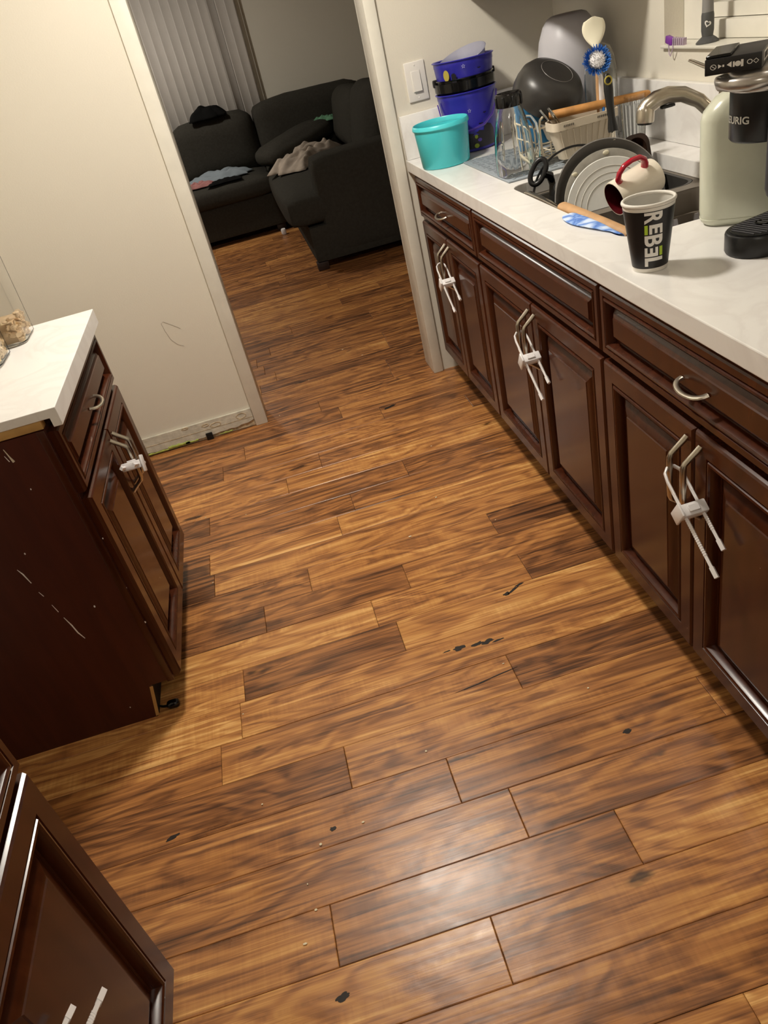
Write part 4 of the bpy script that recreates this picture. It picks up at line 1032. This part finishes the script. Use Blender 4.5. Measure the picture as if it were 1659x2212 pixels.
# tall lavender-grey tub behind
tb_ = T('grey_tub', 'tall pale grey tub upside down behind the black pan', 'tub', (1.04, -.44, CT))
O('tub_wall', B().lathe([(.102, CT + .010), (.106, CT + .010), (.106, CT + .020), (.107, CT + .022), (.108, 1.13), (.106, 1.17), (.096, 1.225), (.080, 1.265), (.064, 1.285), (.050, 1.291), (.0, 1.292)], 56, TM((1.038, -.440, 0))), 'tub', tb_)
O('tub_rim', B().lathe([(.100, CT + .0008), (.108, CT + .0008), (.109, CT + .009), (.102, CT + .0095)], 56, TM((1.038, -.440, 0))), 'tub', tb_)
# ivory spoon with wooden handle
isp = T('silicone_spoon', 'ivory silicone spoon with a wooden handle rising from the basket', 'spoon', (.985, -.81, ZM + .02))
mm = frame_z((-.25, -.93, .22), (.966, -.800, 1.247))
sh = B(); pr_ = []
for k in range(13):
    a = PI * k / 12; pr_.append((math.sin(a), math.cos(a)))
lps = []
for k in range(11):
    s_ = k / 10; wd = .0335 * math.sin(PI * min(1, .10 + s_ * .90) ** .75) ** .8 if 0 < k < 10 else .006
    yy = .040 - .082 * s_
    lps.append([(wd * math.cos(2 * PI * i / 16), yy, .007 * math.sin(2 * PI * i / 16) - .008 * (1 - (2 * s_ - 1) ** 2)) for i in range(16)])
lps = [[mm @ Vector(p) for p in lp] for lp in lps]
O('spoon_head', B().loops(lps, True, True, True), 'ivory', isp)
O('neck', B().tube([(.968, -.800, 1.208), (.968, -.803, 1.150)], [.007, .0062], 10), 'ivory', isp)
O('handle', B().tube([(.968, -.803, 1.152), (.966, -.806, 1.10), (.965, -.810, 1.04), (.965, -.813, .98), (.963, -.814, ZM + .028)], [.0062, .0075, .0085, .0082, .007], 12), 'wood', isp)
# dish brush
db = T('dish_brush', 'round blue and white dish brush standing in the utensil basket', 'brush', (.99, -.82, ZM + .02))
bc_ = Vector((.952, -.835, 1.177)); bn = Vector((-.30, -.90, .30)).normalized()
hm = frame_z(bn, bc_)
O('brush_head', B().lathe([(.0, -.016), (.020, -.016), (.024, -.010), (.024, .0), (.0, .001)], 24, hm), 'white', db)
def bristles(r0, r1, n_, m, nm, seed, ln=.024):
    random.seed(seed); b = B()
    for i in range(n_):
        a = random.uniform(0, 2 * PI); r_ = math.sqrt(random.uniform(r0 ** 2, r1 ** 2)); sp_ = 1.0 + .75 * r_ / .024 + random.uniform(-.05, .12)
        p0 = hm @ Vector((r_ * math.cos(a), r_ * math.sin(a), 0)); p1 = hm @ Vector((r_ * sp_ * math.cos(a), r_ * sp_ * math.sin(a), ln * random.uniform(.8, 1.05) * (1 - .35 * (r_ / .024) ** 2)))
        b.tube([p0, p1], .0009, 3, cap=False)
    o = O(nm, b, m, db, smooth=0); o['kind'] = 'stuff'
O('bristle_core', B().lathe([(.019, .0012), (.022, .010), (.020, .018), (.013, .022), (.0, .0235)], 24, hm), 'bristlew', db)
bristles(0, .0165, 520, 'bristlew', 'white_bristles', 1)
bristles(.0165, .0235, 480, 'bristleb', 'blue_bristles', 2)
O('handle', B().tube([bc_ - bn * .012 + Vector((.004, .002, -.014)), (.966, -.826, 1.13), (.968, -.823, 1.07), (.968, -.822, 1.0), (.968, -.821, ZM + .030)], [.006, .006, .0075, .0085, .008], 12, flat=(1.2, .7)), 'white', db)
O('grip_inlay', B().tube([(.9680, -.8305, 1.065), (.9680, -.8305, 1.03), (.9680, -.830, 1.0)], .0042, 8), 'bristleb', db)
# clear glass and ribbed tumbler
cg = T('glass_carafe', 'tall clear glass upside down at the back right of the dish rack', 'glass', (1.052, -.64, ZM))
O('glass_wall', B().lathe([(.047, ZM + .0005), (.050, ZM + .0005), (.052, 1.06), (.051, 1.12), (.045, 1.165), (.032, 1.193), (.012, 1.203), (.0, 1.204), (.0, 1.200), (.012, 1.199), (.030, 1.189), (.042, 1.162), (.048, 1.12), (.049, 1.06), (.047, ZM + .0005)], 40, TM((1.052, -.640, 0))), 'glass', cg)
rt = T('ribbed_tumbler', 'ribbed clear tumbler beside the faucet at the end of the rack', 'glass', (1.085, -.83, CT))
b = B(); lps = []
def ribz(r, z, amp): return [((r + amp * math.cos(20 * a)) * math.cos(a) + 1.060, (r + amp * math.cos(20 * a)) * math.sin(a) - .835, z) for a in [2 * PI * i / 160 for i in range(160)]]
b.loops([ribz(.030, ZM + .0005, .0), ribz(.033, ZM + .004, .0008), ribz(.038, 1.04, .0008), ribz(.038, 1.05, 0), ribz(.039, 1.066, 0), ribz(.0365, 1.066, 0), ribz(.0355, 1.04, 0), ribz(.031, ZM + .010, 0)], True, True, True)
O('tumbler_wall', b, 'glass', rt)
# rolling pin
rp_ = T('rolling_pin', 'worn wooden rolling pin lying across the dish rack', 'rolling pin', (.96, -.79, 1.055))
O('pin', B().tube([(.812, -.786, 1.0605), (.820, -.789, 1.0605), (.96, -.822, 1.0595), (1.085, -.855, 1.0590), (1.098, -.858, 1.0590), (1.104, -.860, 1.0590)], [.009, .0128, .0125, .0110, .0100, .006], 20), 'wood2', rp_)

# ================================================================== DISHES IN THE SINK
rp2 = T('roasting_pan', 'black roasting pan filling the left sink bowl', 'roasting pan', (.85, -1.06, .685))
lps = [rrect(.660 + i, 1.033 - i, -1.203 + i, -.916 - i, .045, z) for i, z in ((.012, .6865), (0, .700), (-.011, .862), (-.016, .8685), (-.016, .8712), (-.009, .8700), (.004, .704), (.014, .6905))]
O('pan_wall', B().loops(lps, True, True, True), 'panblack', rp2)
lc_ = Vector((.706, -.934, .944)); ln_ = Vector((-.45, -.86, .25)).normalized(); lm = frame_z(ln_, lc_) @ Matrix.Rotation(-.50, 4, 'Z')
ov = [lm @ Vector((.0185 * math.cos(a) * (1 + .0), .036 * math.copysign(abs(math.sin(a)) ** .8, math.sin(a)), 0)) for a in [2 * PI * i / 28 for i in range(29)]]
O('loop_handle', B().tube(ov, .0068, 10, cap=False, flat=(1.0, 1.15), up=tuple(ln_)), 'black', rp2)
O('handle_bracket', B().tube([lm @ Vector((.016, 0, .0)), (.742, -.932, .925), (.748, -.930, .898), (.744, -.925, .866)], [.011, .012, .010, .007], 10), 'blackgloss', rp2)
gl_ = T('saucepan_cover', 'round glass pan lid with a black rim standing behind the frying pan', 'lid', (.86, -.95, .70))
gm = frame_z((-.08, -.93, .34), (.822, -.962, .848))
O('lid_glass', B().lathe([(.0, .012), (.06, .010), (.11, .004), (.143, -.004), (.143, -.007), (.11, .001), (.0, .009)], 48, gm), 'glass', gl_)
O('lid_rim', B().lathe([(.1415, -.009), (.1465, -.009), (.148, -.0045), (.1465, 0), (.1415, 0), (.1415, -.009)], 56, gm), 'black', gl_)
bd = T('baking_dish', 'dark brown crusted baking dish standing behind the frying pan on the right', 'baking dish', (.98, -.98, .70))
dm_ = TM((.972, -.985, .832)) @ Matrix.Rotation(-.30, 4, 'X')
lps = []
for i, y_ in ((.020, .018), (.012, .016), (0, -.012), (-.006, -.014), (-.006, -.017), (.004, -.016), (.016, .012), (.026, .013)):
    lps.append([dm_ @ Vector((p[0], y_, p[1])) for p in rrect(-.006 + i, .064 - i, -.130 + i, .142 - i, .030, 0)])
O('dish_wall', B().loops(lps, True, True, True), 'bakedish', bd)
fpn = Vector((-.04, -.93, .37)).normalized()
fc = Vector((.862, -1.070, .850)); fm = frame_z(fpn, fc)
fp = T('frying_pan', 'large grey frying pan propped upright in the sink', 'frying pan', (.88, -1.12, .69))
O('pan_wall', B().lathe([(.0, -.046), (.118, -.046), (.136, -.040), (.154, -.012), (.163, .0), (.164, .003), (.161, .004), (.151, -.008), (.140, -.026), (.131, -.037), (.116, -.042), (.0, -.042)], 64, fm), 'pangrey', fp)
hd = [fm @ Vector(p) for p in ((.046, .152, -.006), (.047, .164, -.004))]
O('handle_bracket', B().tube([hd[0], hd[1], hd[1] + Vector((.002, .004, .012))], [.008, .006, .006], 10), 'steel', fp)
h0 = hd[1] + Vector((.002, .004, .010))
hpts = [h0 + Vector(d) for d in ((0, 0, 0), (.0, .003, .010), (.0, .008, .035), (.0, .015, .070), (.002, .023, .105), (.003, .028, .130), (.003, .031, .145))]
O('handle', B().tube(hpts, [.0145, .0150, .0105, .0115, .0135, .0125, .006], 16, flat=(1, .8)), 'black', fp)
O('hanging_ring', B().tube([hpts[-2] + Vector((.010 * math.cos(a) - .004, -.012, .010 * math.sin(a))) for a in [2 * PI * i / 16 for i in range(17)]], .0022, 8, cap=False), 'moon', fp)
# plates in the pan
gp_ = T('glass_plate', 'smeared clear glass plate between the frying pan and the white plate', 'plate', fc)
gpm = frame_z(fpn, fc + fpn * .006 + Vector((0, 0, -.008)))
O('plate_body', B().lathe([(.0, -.004), (.09, -.004), (.11, .0), (.138, .008), (.1405, .010), (.138, .011), (.108, .004), (.088, .0), (.0, .0)], 56, gpm), 'smear', gp_)
for a, r_ in ((2.35, .131), (1.50, .130)):
    O('food_smear', B().sphere(gpm @ Vector((r_ * math.cos(a), r_ * math.sin(a), .0085)), .008, 2, (1.3, .35, .9)), 'ivory', gp_)
wp = T('white_plate', 'white plate with ridged rings leaning inside the frying pan', 'plate', fc)
wpm = frame_z(fpn, fc + fpn * .028 + Vector((-.002, 0, -.034)))
O('plate_body', B().lathe([(.0, -.004), (.06, -.004), (.08, -.001), (.137, .0075), (.140, .0095), (.138, .011), (.124, .0085), (.112, .0065), (.078, .003), (.058, .0), (.0, .0)], 64, wpm), 'plate', wp)
for r_, h_ in ((.116, .0070), (.098, .0048), (.080, .0031)):
    O('ridge', B().lathe([(r_ - .0012, h_), (r_, h_ + .0014), (r_ + .0012, h_)], 64, wpm), 'lip', wp)
gb_ = T('grey_bowl', 'grey bowl lying low in front of the white plate', 'bowl', (.80, -1.15, .82))
gbm = frame_z((-.25, -.55, .80), (.785, -1.160, .800)) @ Matrix.Scale(.6, 4)
O('bowl_wall', B().lathe([(.0, -.035), (.03, -.034), (.052, -.018), (.060, .008), (.062, .010), (.058, .010), (.050, -.014), (.029, -.029), (.0, -.030)], 40, gbm), 'plategrey', gb_)
# mug lying on its side on the divider
ma = (Vector((.894, -1.288, .944)) - Vector((.764, -1.305, .912))).normalized(); mo = Vector((.764, -1.305, .9105))
mg = T('ceramic_mug', 'cream mug with a red handle lying on its side across the sink divider', 'mug', mo)
mm = frame_z(ma, mo)
O('mug_wall', B().lathe([(.0415, .0), (.0435, .0), (.0445, .003), (.0445, .116), (.0415, .125), (.033, .129), (.0, .129)], 48, mm), 'mug', mg)
O('inner_glaze', B().lathe([(.0418, .0003), (.0405, .008), (.0405, .114), (.0, .120)], 40, mm), 'mugin', mg)
up_ = (Vector((-.22, -.42, .88)) - ma * ma.dot(Vector((-.22, -.42, .88)))).normalized()
O('mug_handle', B().tube([mo + ma * s_ + up_ * r_ for s_, r_ in ((.018, .040), (.012, .054), (.016, .070), (.030, .083), (.052, .086), (.074, .082), (.088, .069), (.093, .054), (.092, .040))], [.0085, .0085, .0082, .008, .008, .008, .0082, .0085, .0085], 14, flat=(1.15, .85)), 'mugred', mg)
sd = ma.cross(up_)
arc_ = []
for i in range(14):
    t_ = i / 13; a = -1.05 - .45 * math.sin(t_ * 4.2); s_ = .080 + .024 * t_ - .014 * math.sin(t_ * 6)
    arc_.append(mo + ma * s_ + (up_ * math.cos(a) + sd * math.sin(a)) * .0448)
O('drawn_line', B().tube(arc_, .0006, 5), 'black', mg)
# steel ladle and wooden handle along the front of the sink
ld = T('steel_ladle', 'hollow steel handle lying along the front edge of the sink', 'ladle', (.66, -1.05, .88))
tubeP = [(.6465, -.985, .9035), (.6485, -1.00, .9035), (.657, -1.10, .8980), (.667, -1.20, .886), (.680, -1.30, .874), (.70, -1.38, .845)]
O('handle', B().tube(tubeP, [.0115, .0120, .0105, .0085, .006, .005], 20, cap=False, flat=(.8, 1.25)), 'steel', ld)
O('handle_hollow', B().tube([(.6467, -.9865, .9035), (.6475, -.993, .9035)], [.0105, .0100], 20, flat=(.8, 1.25)), 'black', ld)
lm2 = frame_z((-.3, -.1, .95), (.715, -1.43, .810))
O('ladle_bowl', B().lathe([(.0, -.022), (.02, -.019), (.035, -.004), (.038, .008), (.036, .008), (.033, -.003), (.018, -.016), (.0, -.019)], 32, lm2), 'steel', ld)
wh = T('wooden_spatula', 'thick wooden handle lying over the front of the right sink bowl', 'spatula', (.66, -1.4, .88))
O('handle', B().tube([(.6460, -1.240, .9120), (.6475, -1.249, .9120), (.656, -1.34, .908), (.667, -1.45, .902), (.680, -1.56, .893)], [.0115, .0150, .0150, .0145, .0140], 16, flat=(.85, 1.1)), 'wood', wh)
O('blade', B().box(-.028, .028, -.0035, .0035, -.07, 0, .003, 2, frame_z((-.10, .93, .16), (.678, -1.570, .892))), 'wood', wh)
# tie-dyed cloth hanging over the front edge
nx_, ny_ = 14, 26; gridv = []
for j in range(ny_ + 1):
    v_ = j / ny_; y_ = -1.345 - .255 * v_; row_ = []
    wd = math.sin(PI * min(1, max(0, .06 + .90 * v_))) ** .5
    for i in range(nx_ + 1):
        u_ = i / nx_; s_ = -.062 * wd * (1 - v_) ** .8 + u_ * (.055 * wd * (1 - v_) ** .8 + .075)
        # s<0 lies on the worktop, s>0 goes over the rounded edge and down into the bowl
        f = noise.noise(Vector((y_ * 24, u_ * 3, 0))) * .006 + noise.noise(Vector((y_ * 60, u_ * 6, 4))) * .003
        hump = .005 * math.sin(PI * min(1, v_ * 1.15)) ** 1
        if s_ < 0: p = (.632 + s_, y_, CT + .0025 + abs(f) * .7 + hump * max(0, (1 + s_ / .05)))
        else:
            a = min(s_ / .020, PI / 2); p = (.632 + .013 * math.sin(a) + f * .35 + max(0, s_ - .031) * .22, y_, CT + .0025 + hump * (1 - s_ / .09) - .013 * (1 - math.cos(a)) - max(0, s_ - .031))
        row_.append(p)
    gridv.append(row_)
cl = O('tie_dye_cloth', B().loops(gridv, False), 'tiedye', solid=.003, sub=1, label='blue and white tie-dyed cloth draped over the front edge of the sink', cat='cloth')
# pronged rack in the right bowl
pk = T('sink_rack', 'grey rack with white triangular prongs in the right sink bowl', 'rack', (.86, -1.44, .70))
O('tray', B().loops([rrect(.690, 1.000, -1.590, -1.300, .03, .7005), rrect(.676, 1.016, -1.604, -1.288, .03, .812), rrect(.672, 1.020, -1.608, -1.284, .03, .8125), rrect(.672, 1.020, -1.608, -1.284, .03, .816), rrect(.680, 1.012, -1.600, -1.292, .028, .816), rrect(.694, .996, -1.586, -1.304, .026, .7045)], True, True, True), 'sinkgrey', pk)
for i in range(5):
    for j in range(5):
        x_, y_ = .735 + i * .060, -1.560 + j * .056
        O('prong', B().loops([[(x_ - .022, y_ - .006, .705), (x_ + .022, y_ - .006, .705), (x_ + .022, y_ + .006, .705), (x_ - .022, y_ + .006, .705)], [(x_ - .005, y_ - .002, .826), (x_ + .005, y_ - .002, .826), (x_ + .005, y_ + .002, .826), (x_ - .005, y_ + .002, .826)]], True, True, True), 'tub', pk, smooth=0)

# ================================================================== CEREAL BOXES ON THE LEFT WORKTOP
def cereal_box(x0, x1, y0, y1, h, fill, label, rings, seed):
    random.seed(seed)
    t = T('cereal_keeper', label, 'container', ((x0 + x1) / 2, (y0 + y1) / 2, CT))
    lps = [[(p[0], p[1], z) for p in rrect(x0 + i, x1 - i, y0 + i, y1 - i, .022, 0)] for i, z in ((.006, CT + .0006), (0, CT + .006), (-.004, CT + h), (-.0025, CT + h), (.0018, CT + .008), (.007, CT + .0025))]
    O('box_wall', B().loops(lps, True, True, True), 'plasticclear', t)
    lps = [[(p[0], p[1], z) for p in rrect(x0 + i, x1 - i, y0 + i, y1 - i, .022, 0)] for i, z in ((-.006, CT + h + .0005), (-.008, CT + h + .004), (-.008, CT + h + .022), (0, CT + h + .028))]
    O('lid', B().loops(lps, True, True, True), 'white', t)
    b = B(); n_ = 170 if rings else 130
    for k in range(n_):
        x_ = random.uniform(x0 + .012, x1 - .012); y_ = random.uniform(y0 + .012, y1 - .012); z_ = CT + .009 + random.random() * fill
        if random.random() < .75:
            e_ = random.random()
            if e_ < .55: x_ = x1 - .013
            else: y_ = y0 + .013
        mx_ = TM((x_, y_, z_)) @ Matrix.Rotation(random.uniform(0, 6), 4, 'Z') @ Matrix.Rotation(random.uniform(0, 3), 4, 'X')
        if rings:
            R0, r0 = .0062, .0026; pts = []
            lp = [[mx_ @ Vector(((R0 + r0 * math.cos(2 * PI * q / 5)) * math.cos(2 * PI * p / 9), (R0 + r0 * math.cos(2 * PI * q / 5)) * math.sin(2 * PI * p / 9), r0 * math.sin(2 * PI * q / 5))) for q in range(5)] for p in range(10)]
            b.loops(lp)
        else:
            g_ = bmesh.ops.create_icosphere(b.bm, subdivisions=1, radius=.0095)
            for v in g_['verts']:
                v.co = mx_ @ Vector((v.co.x * 1.1, v.co.y * .9, v.co.z * .40 + 14 * v.co.x * v.co.x))
    b.box(x0 + .014, x1 - .022, y0 + .022, y1 - .014, CT + .006, CT + fill * .95)
    o = O('cereal_pieces', b, 'cereal' if rings else 'cereal2', t); o['kind'] = 'stuff'
cereal_box(-1.02, -.815, -1.120, -.985, .23, .062, 'clear box of curved cereal chips farther along the left worktop', False, 4)
cereal_box(-1.05, -.848, -1.280, -1.150, .23, .052, 'clear box of cereal rings nearer the camera on the left worktop', True, 5)

# ================================================================== LIVING ROOM
# window with vertical blinds
bl = T('vertical_blinds', 'pale vertical blinds covering the window behind the sofa', 'blinds', (-.9, YB - .06, 0))
O('headrail', B().box(-2.45, .27, YB - .10, YB - .04, 2.14, 2.20, .004), 'railw', bl)
sl_me = None
k = 0; x_ = .225
while x_ > -2.40:
    if sl_me is None:
        lps = []
        for z in (.06, 2.14): lps.append([(-.044 + .088 * i / 8, .006 * math.cos(PI * (i / 8 - .5)) , z) for i in range(9)])
        o = O('slat', B().loops(lps, False), 'slat', bl, world=False, solid=.0012); sl_me = o.data
    else:
        o = bpy.data.objects.new('slat', sl_me); COL.objects.link(o); o.parent = bl
        md = o.modifiers.new('solid', 'SOLIDIFY'); md.thickness = .0012; md.offset = 0
    o.location = (x_ - (-.9), -.010, 0); o.rotation_euler = (0, 0, .22)
    if k == 2: o.rotation_euler = (0, 0, .55)
    x_ -= .076; k += 1
S('window_2', B().box(-2.44, .235, YB - .022, YB - .002, .30, 2.13), 'night', smooth=0)
S('trim_10', B().box(.255, .31, YB - .024, YB, .02, 2.20, .003), 'trim')

sf = T('sectional_sofa', 'charcoal fabric corner sofa in the dark living room', 'sofa', (.4, 3.6, 0))
def cu(nm, x0, x1, y0, y1, z0, z1, r=.06, bulge=.015, mtx=None, lump=.0, seed=0, n=8): return O(nm, B().cushion(x0, x1, y0, y1, z0, z1, r, bulge, n, mtx, seed, lump), 'sofa', sf, smooth=60)
cu('base', -2.0, .26, 3.735, 4.62, .055, .325, .02, .0)
cu('base', .215, 1.15, 2.155, 4.62, .055, .30, .02, .0)
cu('seat_cushion', -1.95, -.92, 3.69, 4.40, .315, .475, .05, .012); cu('seat_cushion', -.91, .135, 3.69, 4.40, .315, .475, .05, .012)
cu('seat_cushion', .10, .96, 2.17, 3.68, .295, .505, .06, .012)
cu('corner_cushion', .14, .96, 3.69, 4.40, .315, .49, .05, .012)
cu('back_cushion', -1.94, -.60, 4.22, 4.52, .46, .93, .09, .02, lump=.01, seed=3); cu('back_cushion', -.585, .125, 4.22, 4.52, .46, .925, .09, .02, lump=.01, seed=5)
cu('back_cushion', .150, 1.12, 4.20, 4.56, .46, .945, .08, .015, lump=.012, seed=8)
cu('back_frame', -2.0, 1.15, 4.50, 4.66, .06, .80, .05, .0)
cu('side_back', .98, 1.18, 2.20, 4.5, .06, .84, .05, .0)
cu('armrest', .335, 1.18, 2.150, 2.40, .055, .712, .05, .008)
cu('back_cushion', .80, 1.06, 2.42, 3.15, .50, 1.00, .10, .02, TM((.93, 2.8, .75)) @ Matrix.Rotation(.18, 4, 'Y') @ TM((-.93, -2.8, -.75)), .012, 11)
cu('back_cushion', .80, 1.06, 3.15, 4.15, .50, .93, .10, .02, TM((.93, 3.6, .72)) @ Matrix.Rotation(.16, 4, 'Y') @ TM((-.93, -3.6, -.72)), .012, 13)
for (x_, y_) in ((.245, 2.19), (1.10, 2.19), (-1.9, 3.80), (.10, 3.80)):
    O('foot', B().box(x_ - .03, x_ + .05, y_ - .02, y_ + .05, .0004, .056, .004), 'leg', sf)
# loose cushion lying across the corner
O('bolster_cushion', B().cushion(-.36, .36, -.16, .16, -.075, .075, .07, .02, 8, TM((.42, 4.02, .615)) @ Matrix.Rotation(.55, 4, 'Z') @ Matrix.Rotation(-.14, 4, 'Y'), 3, .012), 'sofa', label='long charcoal bolster lying across the corner of the sofa', cat='cushion', smooth=60)

def heap(name, label, cat, c, sx, sy, h, m, seed, rot=0, fold=7.0, amp=.4, parent=None):
    g = []; n_ = 30
    for j in range(n_ + 1):
        row = []
        for i in range(n_ + 1):
            u_, v_ = 2 * i / n_ - 1, 2 * j / n_ - 1
            a = math.atan2(v_, u_); rr = max(abs(u_), abs(v_)); edge = 1 + .28 * noise.noise(Vector((math.cos(a) * 1.6 + seed, math.sin(a) * 1.6, seed)))
            x_, y_ = u_ * sx * edge, v_ * sy * edge
            prof = max(0, 1 - rr ** 3.0)
            f = noise.noise(Vector((u_ * fold * .45 + seed, v_ * fold * .45, seed * 2))) + .5 * noise.noise(Vector((u_ * fold + seed, v_ * fold, 4)))
            z_ = h * prof * (.62 + amp * f) + .003
            x_ += .10 * sx * noise.noise(Vector((u_ * 3, v_ * 3, seed + 9))); y_ += .10 * sy * noise.noise(Vector((u_ * 3, v_ * 3, seed + 19)))
            q = Matrix.Rotation(rot, 4, 'Z') @ Vector((x_, y_, max(.002, z_)))
            row.append(q + Vector(c))
        g.append(row)
    return O(name, B().loops(g, False), m, parent, smooth=80, solid=.004, label=label, cat=cat)
heap('black_garment', 'black garment bunched on top of the left back cushion', 'clothing', (-.24, 4.33, .935), .16, .12, .13, 'blackcloth', 2, 0, 4, .22)
heap('grey_garment', 'grey-blue garment folded on the left sofa seat', 'clothing', (-.30, 4.02, .492), .28, .13, .085, 'bluecloth', 5, -.03, 5)
heap('pink_garment', 'dusty pink garment poking out under the grey one', 'clothing', (-.47, 3.85, .489), .14, .06, .05, 'pinkcloth', 8)
heap('black_sock', 'flat black garment at the front edge of the sofa seat', 'clothing', (-.26, 3.79, .489), .15, .06, .03, 'blackcloth', 12)
heap('throw_blanket', 'crumpled taupe blanket on the long side of the sofa', 'blanket', (.44, 3.50, .520), .17, .40, .15, 'beigecloth', 4, -.55, 5, .42)
heap('mint_plush', 'mint green cloth behind the bolster on the corner seat', 'cloth', (.72, 4.12, .70), .11, .06, .05, 'greencloth', 6)
O('paper_scrap', B().cushion(.085, .125, 3.56, 3.60, .0006, .05, .012, 0, 3, None, 2, .008), 'white', label='small white scrap on the floor in front of the sofa corner', cat='scrap')
